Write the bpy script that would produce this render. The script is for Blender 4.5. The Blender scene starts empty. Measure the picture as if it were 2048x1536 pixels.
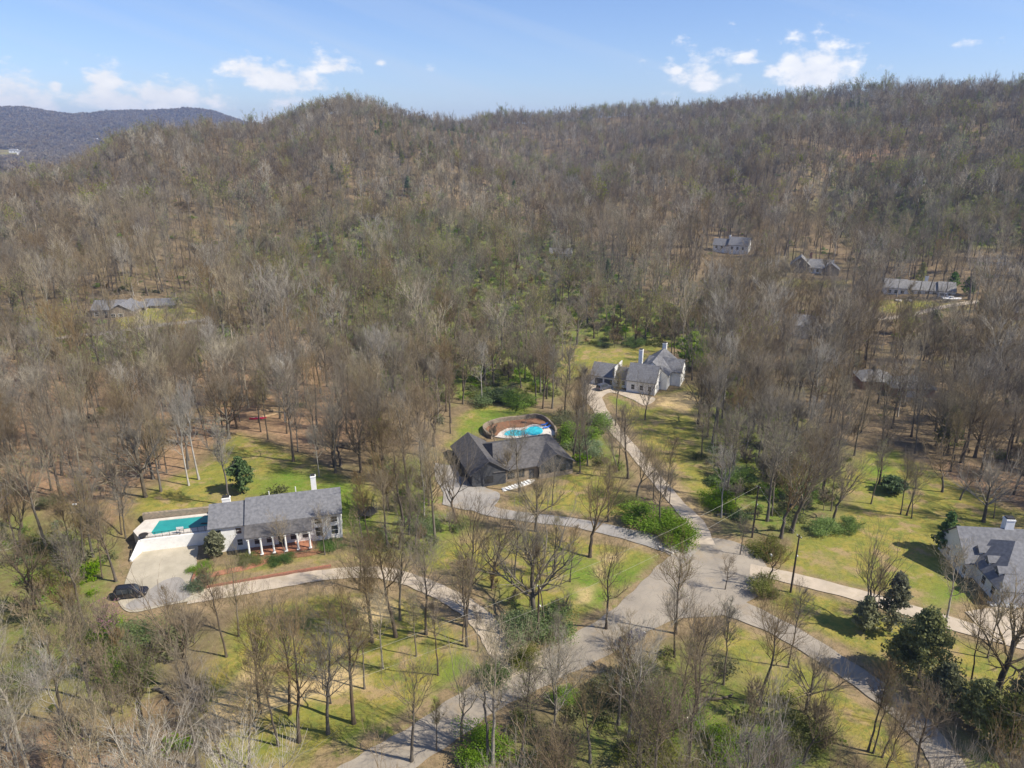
import bpy, math, numpy as np
from mathutils import Vector
from mathutils.geometry import tessellate_polygon
R = math.radians
S = bpy.context.scene
COL = S.collection
rng = np.random.default_rng(7)

# ------------------------------------------------------------------ camera, sky, sun, exposure
FPX, PITCH, CAMH = 1409.0, R(19.5), 75.0
cam = bpy.data.objects.new('camera', bpy.data.cameras.new('camera'))
COL.objects.link(cam)
cam.location = (0, 0, CAMH)
cam.rotation_euler = (R(90) - PITCH, 0, 0)
cam.data.lens = 36 * FPX / 2048
cam.data.clip_end = 20000
cam.data.clip_start = 1
S.camera = cam
S.view_settings.view_transform = 'Standard'
S.view_settings.look = 'None'
S.view_settings.exposure = 0.60
S.view_settings.gamma = 1
SUN_EL, SUN_AZ = 45.0, 107.0          # azimuth clockwise from +Y: the sun stands to the right, a little behind the camera
sdir = Vector((math.sin(R(SUN_AZ)) * math.cos(R(SUN_EL)), math.cos(R(SUN_AZ)) * math.cos(R(SUN_EL)), math.sin(R(SUN_EL))))
sl = bpy.data.lights.new('sun', 'SUN')
sl.energy = 5.0  # midday spring sun
sl.angle = R(0.5)
sl.color = (1.0, 0.925, 0.80)
so = bpy.data.objects.new('sun', sl)
COL.objects.link(so)
so.rotation_euler = sdir.to_track_quat('Z', 'Y').to_euler()

W = bpy.data.worlds.new('World')
S.world = W
W.use_nodes = True


def world_nodes():
    nt = W.node_tree
    N, L = nt.nodes, nt.links
    N.clear()
    out = N.new('ShaderNodeOutputWorld')
    bg = N.new('ShaderNodeBackground')
    bg.inputs[1].default_value = SKY_STRENGTH
    sky = N.new('ShaderNodeTexSky')
    sky.sky_type = 'NISHITA'
    sky.sun_disc = False
    sky.sun_elevation = R(SUN_EL)
    sky.sun_rotation = R(SUN_AZ)
    sky.altitude = 200
    sky.air_density = 1.0
    sky.dust_density = 0.3
    sky.ozone_density = 3.0
    tc = N.new('ShaderNodeTexCoord')
    sep = N.new('ShaderNodeSeparateXYZ')
    L.new(tc.outputs['Generated'], sep.inputs[0])

    def m(op, a, b=None, c=None, clamp=False):
        n = N.new('ShaderNodeMath')
        n.operation = op
        n.use_clamp = clamp
        for i, v in enumerate((a, b, c)):
            if v is None:
                continue
            if isinstance(v, (int, float)):
                n.inputs[i].default_value = v
            else:
                L.new(v, n.inputs[i])
        return n.outputs[0]
    az = m('ARCTAN2', sep.outputs[0], sep.outputs[1])      # 0 straight ahead, + right
    el = m('ARCSINE', sep.outputs[2])
    comb = N.new('ShaderNodeCombineXYZ')
    L.new(az, comb.inputs[0])
    L.new(m('MULTIPLY', el, 1.7), comb.inputs[1])
    n1 = N.new('ShaderNodeTexNoise')
    n1.inputs['Scale'].default_value = 34
    n1.inputs['Detail'].default_value = 7
    n1.inputs['Roughness'].default_value = 0.58
    L.new(comb.outputs[0], n1.inputs[0])
    n2 = N.new('ShaderNodeTexNoise')
    n2.inputs['Scale'].default_value = 9
    n2.inputs['Detail'].default_value = 3
    L.new(comb.outputs[0], n2.inputs[0])
    total = None
    # cumulus puffs: azimuth, elevation, half width, half height (degrees), weight
    for a, e, w, h, k in CLOUDS:
        dx = m('DIVIDE', m('SUBTRACT', az, R(a)), R(w))
        de = m('SUBTRACT', el, R(e))
        up = m('DIVIDE', m('MAXIMUM', de, 0.0), R(h))
        dn = m('DIVIDE', m('MINIMUM', de, 0.0), R(h * 0.45))
        q = m('ADD', m('MULTIPLY', dx, dx), m('ADD', m('MULTIPLY', up, up), m('MULTIPLY', dn, dn)))
        g = m('MULTIPLY', m('EXPONENT', m('MULTIPLY', q, -1.0)), k)
        total = g if total is None else m('MAXIMUM', total, g)
    d = m('MULTIPLY_ADD', m('SUBTRACT', n1.outputs[0], 0.5), 1.9, total)
    d = m('MULTIPLY', d, m('GREATER_THAN', total, 0.02))
    dens = N.new('ShaderNodeMapRange')
    dens.interpolation_type = 'SMOOTHSTEP'
    dens.inputs['From Min'].default_value = 0.24
    dens.inputs['From Max'].default_value = 0.80
    L.new(d, dens.inputs[0])
    # thin high cirrus streaks
    cz = N.new('ShaderNodeCombineXYZ')
    L.new(m('MULTIPLY_ADD', el, 2.2, m('MULTIPLY', az, 1.0)), cz.inputs[0])
    L.new(m('MULTIPLY_ADD', az, -2.6, m('MULTIPLY', el, -9.0)), cz.inputs[1])
    n3 = N.new('ShaderNodeTexNoise')
    n3.inputs['Scale'].default_value = 2.1
    n3.inputs['Detail'].default_value = 5
    n3.inputs['Distortion'].default_value = 0.4
    L.new(cz.outputs[0], n3.inputs[0])
    ci = N.new('ShaderNodeMapRange')
    ci.inputs['From Min'].default_value = 0.48
    ci.inputs['From Max'].default_value = 0.85
    ci.inputs['To Max'].default_value = 0.5
    L.new(n3.outputs[0], ci.inputs[0])
    tint = N.new('ShaderNodeMixRGB')
    tint.blend_type = 'MULTIPLY'
    tint.inputs[0].default_value = 1
    tint.inputs[2].default_value = SKY_TINT
    L.new(sky.outputs[0], tint.inputs[1])
    mx0 = N.new('ShaderNodeMixRGB')
    L.new(ci.outputs[0], mx0.inputs[0])
    L.new(tint.outputs[0], mx0.inputs[1])
    mx0.inputs[2].default_value = CIRRUS_COL
    mx = N.new('ShaderNodeMixRGB')
    L.new(m('MULTIPLY', dens.outputs[0], 0.93), mx.inputs[0])
    L.new(mx0.outputs[0], mx.inputs[1])
    cc = N.new('ShaderNodeMixRGB')
    cc.inputs[1].default_value = CLOUD_LO
    cc.inputs[2].default_value = CLOUD_HI
    L.new(m('MULTIPLY_ADD', n1.outputs[0], 2.2, -0.55, clamp=True), cc.inputs[0])
    L.new(cc.outputs[0], mx.inputs[2])
    L.new(mx.outputs[0], bg.inputs[0])
    L.new(bg.outputs[0], out.inputs[0])


SKY_STRENGTH = 0.087
SKY_TINT = (.92, .97, 1.2, 1)
CLOUD_HI = (9.0, 8.8, 8.5, 1)
CLOUD_LO = (6.9, 7.1, 7.5, 1)
CIRRUS_COL = (5.2, 5.9, 6.9, 1)


def pix_dir(u, v):
    a, b = (u - 1024) / FPX, (768 - v) / FPX
    d = np.array([a, math.cos(PITCH) + b * math.sin(PITCH), -math.sin(PITCH) + b * math.cos(PITCH)])
    return d / np.linalg.norm(d)


CLOUDS = []
for (u, v, w, h, k) in [(30, 208, 60, 38, 1.0), (100, 212, 26, 12, .7), (210, 165, 34, 22, .9), (235, 200, 62, 22, .95), (330, 192, 78, 20, .95), (300, 207, 150, 18, .8),
                        (495, 140, 44, 20, .9), (560, 158, 75, 24, .95), (610, 172, 60, 12, .7), (672, 130, 36, 18, .85), (573, 202, 36, 14, .75),
                        (110, 174, 14, 10, .6), (765, 124, 16, 8, .6), (862, 138, 18, 8, .55), (1390, 150, 70, 38, .66), (1350, 140, 26, 14, .7), (1495, 118, 26, 12, .85),
                        (1540, 145, 18, 10, .8), (1590, 128, 34, 18, .95), (1630, 138, 62, 40, 1.0), (1660, 158, 60, 18, .8), (1940, 86, 50, 8, .5)]:
    d = pix_dir(u, v + h * 0.3)
    CLOUDS.append((math.degrees(math.atan2(d[0], d[1])), math.degrees(math.asin(d[2])), math.degrees(w / FPX) * .98, math.degrees(h / FPX) * 1.5, k))
world_nodes()

# ------------------------------------------------------------------ terrain function
UCOL = {  # pixel column of the photo -> (distance, ground height); keeps hills, ridges and the valley where they stand
    -900: [(250, 1), (450, 4), (600, 14), (800, 12), (1000, 5), (2000, 0), (3000, 8), (3600, 60), (4500, 190), (5600, 90)],
    0: [(250, 1), (400, 5), (520, 17), (650, 31), (780, 24), (950, 8), (2000, 0), (3000, 8), (3600, 60), (4500, 186), (5600, 90)],
    100: [(250, 1), (400, 6), (540, 22), (700, 42), (830, 30), (1000, 10), (2000, 0), (3000, 8), (3600, 60), (4500, 188), (5600, 90)],
    200: [(250, 1), (400, 10), (500, 24), (590, 26), (750, 54), (900, 38), (1100, 12), (2000, 0), (3000, 8), (3600, 60), (4500, 183), (5600, 90)],
    325: [(250, 1), (400, 8), (600, 34), (850, 70), (1000, 55), (1200, 20), (2000, 5), (3000, 8), (3600, 56), (4500, 196), (5600, 90)],
    420: [(250, 1), (430, 9), (620, 36), (890, 73), (1050, 60), (1250, 25), (2000, 5), (3000, 8), (3600, 50), (4500, 172), (5600, 90)],
    523: [(250, 1), (430, 9), (560, 32), (640, 42), (730, 42), (920, 78), (1100, 65), (1300, 30), (2000, 10), (3000, 8), (4500, 120), (5600, 60)],
    600: [(250, 1), (430, 9), (600, 35), (800, 68), (950, 93), (1100, 75), (1350, 35), (2000, 10), (5600, 10)],
    700: [(250, 1), (430, 10), (540, 24), (660, 48), (800, 80), (950, 103), (1100, 85), (1400, 40), (2000, 15), (5600, 10)],
    770: [(250, 1), (430, 10), (550, 24), (680, 48), (820, 78), (980, 99), (1150, 80), (1400, 45), (2000, 15), (5600, 10)],
    850: [(250, 1), (430, 9), (560, 26), (700, 52), (800, 62), (880, 56), (1030, 90), (1200, 75), (1500, 45), (2000, 15), (5600, 10)],
    1000: [(250, 1), (450, 10), (570, 34), (670, 50), (780, 26), (900, 28), (1100, 66), (1250, 96), (1500, 75), (2000, 35), (5600, 10)],
    1120: [(250, 1), (450, 3), (560, 3), (700, 4), (820, 6), (950, 20), (1100, 64), (1270, 98), (1500, 80), (2000, 35), (5600, 10)],
    1250: [(250, 1), (430, 11), (530, 32), (630, 44), (760, 22), (900, 30), (1100, 76), (1250, 106), (1500, 80), (2000, 35), (5600, 10)],
    1500: [(250, 1), (400, 5), (540, 24), (680, 54), (770, 66), (860, 62), (1000, 88), (1150, 113), (1400, 85), (2000, 35), (5600, 10)],
    1700: [(250, 1), (380, 5), (500, 20), (650, 47), (800, 74), (950, 98), (1080, 113), (1400, 85), (2000, 35), (5600, 10)],
    1850: [(250, 1), (350, 5), (450, 20), (560, 46), (650, 50), (800, 84), (1000, 119), (1300, 95), (2000, 35), (5600, 10)],
    2048: [(250, 1), (350, 6), (450, 22), (600, 50), (800, 86), (950, 107), (1300, 95), (2000, 35), (5600, 10)],
    3200: [(250, 1), (350, 6), (450, 22), (600, 52), (800, 93), (950, 115), (1300, 95), (2000, 35), (5600, 10)]}
AZG = np.arange(-80, 80.01, 0.5)
DG = np.arange(0, 7001, 10.0)


def build_table():
    us = sorted(UCOL)
    rows = []
    for u in us:
        pts = [(0, 0), (200, 0)] + UCOL[u] + [(7000, 40)]
        rows.append(np.interp(DG, [p[0] for p in pts], [p[1] for p in pts]))
    rows = np.array(rows)
    az = np.degrees(np.arctan2((np.array(us) - 1024) / FPX, 1.077))
    T = np.array([np.interp(AZG, az, rows[:, j]) for j in range(len(DG))]).T

    def smooth(A, axis, sig):
        r = int(sig * 3)
        k = np.exp(-0.5 * (np.arange(-r, r + 1) / sig) ** 2)
        k /= k.sum()
        pad = [(0, 0), (0, 0)]
        pad[axis] = (r, r)
        B = np.pad(A, pad, mode='edge')
        return np.apply_along_axis(lambda x: np.convolve(x, k, 'valid'), axis, B)
    T = smooth(T, 1, 3.0)
    T = smooth(T, 0, 2.0)
    return T


TAB = build_table()


def sstep(a, b, x):
    t = np.clip((x - a) / (b - a), 0, 1)
    return t * t * (3 - 2 * t)


LINE_A = (-73.3, 124.0, math.cos(R(13.6)), math.sin(R(13.6)))    # a line through the pool and the white house; lawn is higher behind it


def height(x, y):
    x = np.asarray(x, float)
    y = np.asarray(y, float)
    D = np.hypot(x, y)
    az = np.degrees(np.arctan2(x, y))
    fi = np.clip((az - AZG[0]) / 0.5, 0, len(AZG) - 1.001)
    fj = np.clip(D / 10.0, 0, len(DG) - 1.001)
    i, j = fi.astype(int), fj.astype(int)
    a, b = fi - i, fj - j
    z = (TAB[i, j] * (1 - a) * (1 - b) + TAB[i + 1, j] * a * (1 - b) + TAB[i, j + 1] * (1 - a) * b + TAB[i + 1, j + 1] * a * b)
    amp = sstep(320, 800, D) * (1 - sstep(1500, 2500, D)) * 4.5
    gul = np.sin(np.radians(az) * 23 + .9 * np.sin(D / 140)) + .6 * np.sin(np.radians(az) * 41 + D / 170 + 2)
    z = z + sstep(330, 620, D) * (1 - sstep(700, 880, D)) * 6.0 * gul
    z = z + amp * (np.sin(x / 47 + 1.3 * np.sin(y / 83)) * np.cos(y / 61 + x / 150) + 0.6 * np.sin(x / 23.0 + y / 31 + 1))
    amp2 = sstep(2500, 3300, D) * 16
    z = z + amp2 * (np.sin(x / 190 + 1.3 * np.sin(y / 300)) * np.cos(y / 260) + 0.5 * np.sin(x / 83 + y / 120))
    # terrace behind the white house
    px, py, cx, cy = LINE_A
    s = (x - px) * cx + (y - py) * cy
    t = -(x - px) * cy + (y - py) * cx
    out = np.maximum(0, np.maximum(-3 - s, s - 44))
    wd = 1.4 + out * 0.6
    rise = sstep(-wd * 0.5, wd, t) * 3.2 * (1 - sstep(8, np.where(s > 0, 26, 70), out)) * (1 - sstep(35, 90, t))
    return z + rise


def at(u, v, z=None):
    """world point where the line of sight of photo pixel (u, v) meets the ground (or the level z)"""
    d = pix_dir(u, v)
    if z is not None:
        t = (z - CAMH) / d[2]
        return Vector((d[0] * t, d[1] * t, z))
    t = np.geomspace(60, 7000, 9000)
    X, Y, Z = d[0] * t, d[1] * t, CAMH + d[2] * t
    k = int(np.argmax(Z < height(X, Y)))
    if not (Z[k] < height(X[k], Y[k])):
        k = len(t) - 1
    return Vector((X[k], Y[k], float(height(X[k], Y[k]))))


def proj(x, y, z):
    z = z - CAMH
    c = y * math.cos(PITCH) - z * math.sin(PITCH)
    up = y * math.sin(PITCH) + z * math.cos(PITCH)
    return 1024 + FPX * x / c, 768 - FPX * up / c, c


# ------------------------------------------------------------------ materials
def mat(name, c1, c2=None, scale=3.0, rough=0.85, detail=4, bump=0.0, metal=0.0, rand=0.0, stretch=None, spec=0.3):
    M = bpy.data.materials.new(name)
    M.use_nodes = True
    N, L = M.node_tree.nodes, M.node_tree.links
    b = N['Principled BSDF']
    b.inputs['Roughness'].default_value = rough
    b.inputs['Metallic'].default_value = metal
    b.inputs['Specular IOR Level'].default_value = spec
    c2 = c2 or tuple(x * 0.75 for x in c1)
    tc = N.new('ShaderNodeTexCoord')
    mp = N.new('ShaderNodeMapping')
    if stretch:
        mp.inputs['Scale'].default_value = stretch
    L.new(tc.outputs['Object'], mp.inputs[0])
    n = N.new('ShaderNodeTexNoise')
    n.inputs['Scale'].default_value = scale
    n.inputs['Detail'].default_value = detail
    L.new(mp.outputs[0], n.inputs[0])
    mr = N.new('ShaderNodeMapRange')
    mr.inputs[1].default_value = 0.32
    mr.inputs[2].default_value = 0.68
    L.new(n.outputs[0], mr.inputs[0])
    mx = N.new('ShaderNodeMixRGB')
    mx.inputs[1].default_value = (*c1, 1)
    mx.inputs[2].default_value = (*c2, 1)
    L.new(mr.outputs[0], mx.inputs[0])
    col = mx.outputs[0]
    if rand:
        oi = N.new('ShaderNodeObjectInfo')
        hs = N.new('ShaderNodeHueSaturation')
        m1 = N.new('ShaderNodeMapRange')
        m1.inputs[3].default_value = 1 - rand
        m1.inputs[4].default_value = 1 + rand
        L.new(oi.outputs['Random'], m1.inputs[0])
        L.new(m1.outputs[0], hs.inputs['Value'])
        m2 = N.new('ShaderNodeMath')
        m2.operation = 'MULTIPLY_ADD'
        m2.inputs[1].default_value = 7.31
        L.new(oi.outputs['Random'], m2.inputs[0])
        fr = N.new('ShaderNodeMath')
        fr.operation = 'FRACT'
        L.new(m2.outputs[0], fr.inputs[0])
        m3 = N.new('ShaderNodeMapRange')
        m3.inputs[3].default_value = 0.55
        m3.inputs[4].default_value = 1.25
        L.new(fr.outputs[0], m3.inputs[0])
        L.new(m3.outputs[0], hs.inputs['Saturation'])
        L.new(col, hs.inputs['Color'])
        col = hs.outputs[0]
    L.new(col, b.inputs['Base Color'])
    if bump:
        bp = N.new('ShaderNodeBump')
        bp.inputs['Strength'].default_value = bump
        bp.inputs['Distance'].default_value = 0.1
        L.new(n.outputs[0], bp.inputs['Height'])
        L.new(bp.outputs[0], b.inputs['Normal'])
    return M


def brickmat(name, c1, c2, mortar, sx, sy, rough=.85, msize=.02):
    M = mat(name, c1, c2)
    N, L = M.node_tree.nodes, M.node_tree.links
    b = N['Principled BSDF']
    t = N.new('ShaderNodeTexBrick')
    t.inputs['Scale'].default_value = 1
    t.inputs['Brick Width'].default_value = sx
    t.inputs['Row Height'].default_value = sy
    t.inputs['Mortar Size'].default_value = msize
    t.inputs['Color1'].default_value = (*c1, 1)
    t.inputs['Color2'].default_value = (*c2, 1)
    t.inputs['Mortar'].default_value = (*mortar, 1)
    tc = N.new('ShaderNodeTexCoord')
    sp = N.new('ShaderNodeSeparateXYZ')
    L.new(tc.outputs['Object'], sp.inputs[0])
    ad = N.new('ShaderNodeMath')
    ad.operation = 'ADD'
    L.new(sp.outputs[0], ad.inputs[0])
    L.new(sp.outputs[1], ad.inputs[1])
    cb = N.new('ShaderNodeCombineXYZ')
    L.new(ad.outputs[0], cb.inputs[0])
    L.new(sp.outputs[2], cb.inputs[1])
    L.new(cb.outputs[0], t.inputs[0])
    L.new(t.outputs[0], b.inputs['Base Color'])
    return M


M = {}
M['white'] = mat('painted_brick', (.84, .84, .82), (.74, .74, .72), 1.5, .6)
M['trim'] = mat('white_trim', (.8, .8, .78), (.72, .72, .7), 4, .5)
M['concrete'] = mat('concrete', (.45, .40, .31), (.34, .305, .235), .3, .9, 8)
M['asphalt'] = mat('asphalt', (.335, .292, .232), (.245, .215, .175), .22, .9, 9)
M['asphalt_grey'] = mat('grey_asphalt', (.33, .305, .275), (.245, .23, .21), .3, .9, 8)
M['gravel'] = mat('pale_gravel_drive', (.50, .42, .32), (.38, .32, .245), .4, .95, 8)
M['shingle'] = mat('grey_shingles', (.19, .19, .20), (.12, .122, .13), 1.8, .85, 10, .3)
M['shingle_dark'] = mat('charcoal_shingles', (.125, .118, .115), (.068, .064, .063), 1.6, .7, 10, .3)
M['shingle_pale'] = mat('weathered_shingles', (.25, .245, .24), (.17, .167, .165), 1.6, .85, 10, .3)
M['glass'] = mat('window_glass', (.03, .035, .04), (.05, .055, .06), 2, .12, spec=.6)
M['darksiding'] = mat('dark_siding', (.055, .058, .065), (.075, .078, .085), 3, .6, stretch=(1, 1, 8))
M['stone'] = brickmat('field_stone', (.32, .25, .18), (.20, .165, .125), (.28, .25, .2), .5, .22)
M['brick'] = brickmat('red_brick', (.33, .13, .075), (.25, .10, .06), (.3, .24, .2), .25, .09, msize=.01)
M['mulch'] = mat('red_mulch', (.27, .135, .07), (.17, .09, .05), 3, 1)
M['paving'] = mat('brick_paving', (.42, .19, .11), (.30, .135, .08), 2, .9)
M['deck'] = mat('pool_deck', (.62, .58, .52), (.50, .46, .41), .8, .8)
M['cover'] = mat('teal_pool_cover', (.028, .29, .28), (.02, .23, .235), .5, .45)
M['water'] = mat('pool_water', (.03, .46, .58), (.06, .56, .66), .8, .08, spec=.6)
M['iron'] = mat('dark_iron', (.03, .03, .03), (.05, .045, .04), 5, .5)
M['wood'] = mat('weathered_wood', (.30, .22, .14), (.20, .145, .095), 2, .8)
M['polewood'] = mat('pole_wood', (.085, .065, .05), (.06, .045, .035), 3, .85, stretch=(1, 1, .2))
M['wire'] = mat('wire', (.40, .38, .30), (.36, .34, .28), 3, .5)
M['carblack'] = mat('black_car_paint', (.012, .012, .016), (.016, .016, .02), 2, .16, spec=.7)
M['cargrey'] = mat('grey_car_paint', (.10, .11, .14), (.08, .09, .12), 2, .22, spec=.7, metal=.3)
M['carsilver'] = mat('dark_silver_car_paint', (.09, .08, .12), (.07, .065, .10), 2, .2, spec=.7, metal=.4)
M['carwhite'] = mat('white_car_paint', (.78, .78, .78), (.72, .72, .72), 2, .3)
M['rubber'] = mat('tyre_rubber', (.02, .02, .02), (.03, .03, .03), 5, .9)
M['rim'] = mat('wheel_rim', (.35, .35, .36), (.28, .28, .29), 5, .3, metal=.8)
M['red'] = mat('red_plastic', (.55, .02, .06), (.45, .02, .05), 3, .4)
M['blue'] = mat('blue_cloth', (.04, .14, .55), (.06, .2, .6), 3, .7)
M['barepeel'] = mat('tan_lumber', (.52, .38, .22), (.42, .30, .18), 3, .8)
BARK = [mat('brown_bark', (.125, .096, .068), (.07, .054, .039), 2.5, .95, 6, .4, rand=.25, stretch=(1, 1, .25)),
        mat('grey_bark', (.155, .132, .10), (.092, .079, .062), 2.5, .95, 6, .4, rand=.25, stretch=(1, 1, .25)),
        mat('pale_bark', (.42, .385, .32), (.24, .215, .175), 1.6, .9, 6, .3, rand=.18, stretch=(1, 1, .4))]
TWIG = [mat('brown_twigs', (.230, .172, .098), (.150, .111, .063), .5, .9, 3, rand=.3),
        mat('grey_twigs', (.258, .212, .134), (.172, .140, .090), .5, .9, 3, rand=.3),
        mat('pale_twigs', (.42, .37, .27), (.27, .235, .175), .5, .9, 3, rand=.2)]
REDBUD = mat('redbud_blossom', (.30, .11, .16), (.22, .09, .12), 1, .8, rand=.2)


def leafmat(name, c1, c2, rand=.25):
    m_ = mat(name, c1, c2, .8, .6, 3, rand=rand, spec=.25)
    N, L = m_.node_tree.nodes, m_.node_tree.links
    b = N['Principled BSDF']
    src = b.inputs['Base Color'].links[0].from_socket
    tr = N.new('ShaderNodeBsdfTranslucent')
    L.new(src, tr.inputs[0])
    mx = N.new('ShaderNodeMixShader')
    mx.inputs[0].default_value = .45
    L.new(b.outputs[0], mx.inputs[1])
    L.new(tr.outputs[0], mx.inputs[2])
    L.new(mx.outputs[0], N['Material Output'].inputs[0])
    return m_


LEAF = {'bright': leafmat('honeysuckle_leaves', (.22, .34, .045), (.14, .23, .03)),
        'olive': leafmat('olive_shrub_leaves', (.22, .235, .065), (.14, .16, .045)),
        'dark': leafmat('evergreen_leaves', (.14, .23, .055), (.075, .14, .035)),
        'cedar': leafmat('cedar_sprays', (.33, .34, .12), (.20, .22, .08)),
        'mag': leafmat('magnolia_leaves', (.40, .52, .10), (.22, .32, .06))}


BUD = leafmat('budding_leaves', (.30, .33, .06), (.21, .245, .04))


# ------------------------------------------------------------------ mesh helpers
def mesh_np(name, V, F, mats, fm=None, smooth=False):
    """V (n,3); F list of (m,k) index arrays of equal-size faces"""
    me = bpy.data.meshes.new(name)
    me.vertices.add(len(V))
    me.vertices.foreach_set('co', np.asarray(V, np.float32).ravel())
    F = [np.asarray(f) for f in F if len(f)]
    loops = np.concatenate([f.ravel() for f in F])
    sizes = np.concatenate([np.full(len(f), f.shape[1]) for f in F])
    me.loops.add(len(loops))
    me.loops.foreach_set('vertex_index', loops.astype(np.int32))
    me.polygons.add(len(sizes))
    starts = np.concatenate([[0], np.cumsum(sizes)[:-1]])
    me.polygons.foreach_set('loop_start', starts.astype(np.int32))
    me.polygons.foreach_set('loop_total', sizes.astype(np.int32))
    for m_ in mats:
        me.materials.append(m_)
    if fm is not None:
        me.polygons.foreach_set('material_index', np.asarray(fm, np.int32))
    if smooth:
        me.polygons.foreach_set('use_smooth', np.ones(len(sizes), bool))
    me.update(calc_edges=True)
    return me


class MB:
    def __init__(self):
        self.v, self.f = [], []

    def add(self, vs, fs):
        o = len(self.v)
        self.v += [tuple(p) for p in vs]
        self.f += [tuple(i + o for i in f) for f in fs]
        return self

    def box(self, x0, x1, y0, y1, z0, z1):
        return self.add([(x0, y0, z0), (x1, y0, z0), (x1, y1, z0), (x0, y1, z0), (x0, y0, z1), (x1, y0, z1), (x1, y1, z1), (x0, y1, z1)],
                        [(0, 3, 2, 1), (4, 5, 6, 7), (0, 1, 5, 4), (1, 2, 6, 5), (2, 3, 7, 6), (3, 0, 4, 7)])

    def prism(self, poly, z0, z1):
        """upright prism over a polygon of (x, y); z0 / z1 may be lists"""
        n = len(poly)
        a = 0
        for i in range(n):
            x0, y0 = poly[i][:2]
            x1, y1 = poly[(i + 1) % n][:2]
            a += x0 * y1 - x1 * y0
        if a < 0:
            poly = poly[::-1]
            z0 = z0[::-1] if hasattr(z0, '__len__') else z0
            z1 = z1[::-1] if hasattr(z1, '__len__') else z1
        zz0 = z0 if hasattr(z0, '__len__') else [z0] * n
        zz1 = z1 if hasattr(z1, '__len__') else [z1] * n
        vs = [(p[0], p[1], z) for p, z in zip(poly, zz0)] + [(p[0], p[1], z) for p, z in zip(poly, zz1)]
        tri = tessellate_polygon([[Vector((p[0], p[1], 0)) for p in poly]])
        fs = []
        for t in tri:
            (ax, ay), (bx, by), (cx, cy) = [poly[i][:2] for i in t]
            t = tuple(t) if (bx - ax) * (cy - ay) - (by - ay) * (cx - ax) > 0 else tuple(t[::-1])
            fs.append(tuple(i + n for i in t))
            fs.append(t[::-1])
        for i in range(n):
            j = (i + 1) % n
            fs.append((i, j, j + n, i + n))
        return self.add(vs, fs)

    def tube(self, pts, rads, s=8, cap=True):
        pts = [Vector(p) for p in pts]
        rads = rads if hasattr(rads, '__len__') else [rads] * len(pts)
        o = len(self.v)
        for i, p in enumerate(pts):
            t = (pts[min(i + 1, len(pts) - 1)] - pts[max(i - 1, 0)]).normalized()
            a = t.cross(Vector((0, 0, 1)) if abs(t.z) < .9 else Vector((1, 0, 0))).normalized()
            b = t.cross(a)
            for k in range(s):
                q = 2 * math.pi * k / s
                self.v.append(tuple(p + (a * math.cos(q) + b * math.sin(q)) * rads[i]))
        for i in range(len(pts) - 1):
            for k in range(s):
                k2 = (k + 1) % s
                self.f.append((o + i * s + k, o + (i + 1) * s + k, o + (i + 1) * s + k2, o + i * s + k2))
        if cap:
            self.f.append(tuple(o + k for k in range(s)))
            self.f.append(tuple(o + (len(pts) - 1) * s + k for k in range(s))[::-1])
        return self

    def build(self, name, m_, parent=None, smooth=False, bevel=0):
        me = bpy.data.meshes.new(name)
        me.from_pydata(self.v, [], self.f)
        me.materials.append(m_)
        if smooth:
            me.polygons.foreach_set('use_smooth', np.ones(len(me.polygons), bool))
        me.update()
        o = bpy.data.objects.new(name, me)
        COL.objects.link(o)
        if parent:
            o.parent = parent
        if bevel:
            bm = o.modifiers.new('bevel', 'BEVEL')
            bm.width = bevel
            bm.segments = 2
        return o


def link(name, me, parent=None):
    o = bpy.data.objects.new(name, me)
    COL.objects.link(o)
    if parent:
        o.parent = parent
    return o


def tag(o, label=None, cat=None, group=None, kind=None):
    for k, v in (('label', label), ('category', cat), ('group', group), ('kind', kind)):
        if v:
            o[k] = v
    return o


def empty(name, loc, rz, label, cat, group=None):
    o = bpy.data.objects.new(name, None)
    COL.objects.link(o)
    o.empty_display_size = 1
    o.location = loc
    o.rotation_euler = (0, 0, rz)
    return tag(o, label, cat, group)


# ------------------------------------------------------------------ land cover (regions outlined on the ground)
def gpoly(pts):
    return np.array([list(at(u, v))[:2] for u, v in pts])


def inside(poly, x, y):
    r = np.zeros(np.shape(x), bool)
    n = len(poly)
    for i in range(n):
        x0, y0 = poly[i]
        x1, y1 = poly[(i + 1) % n]
        c = ((y0 > y) != (y1 > y))
        with np.errstate(divide='ignore', invalid='ignore'):
            c &= x < (x1 - x0) * (y - y0) / (y1 - y0 + 1e-12) + x0
        r ^= c
    return r


def pdist(poly, x, y):
    """signed distance to polygon outline, negative inside"""
    d = np.full(np.shape(x), 1e9)
    n = len(poly)
    for i in range(n):
        a, b = poly[i], poly[(i + 1) % n]
        e = b - a
        t = np.clip(((x - a[0]) * e[0] + (y - a[1]) * e[1]) / (e @ e + 1e-9), 0, 1)
        d = np.minimum(d, np.hypot(x - a[0] - t * e[0], y - a[1] - t * e[1]))
    return np.where(inside(poly, x, y), -d, d)


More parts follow.
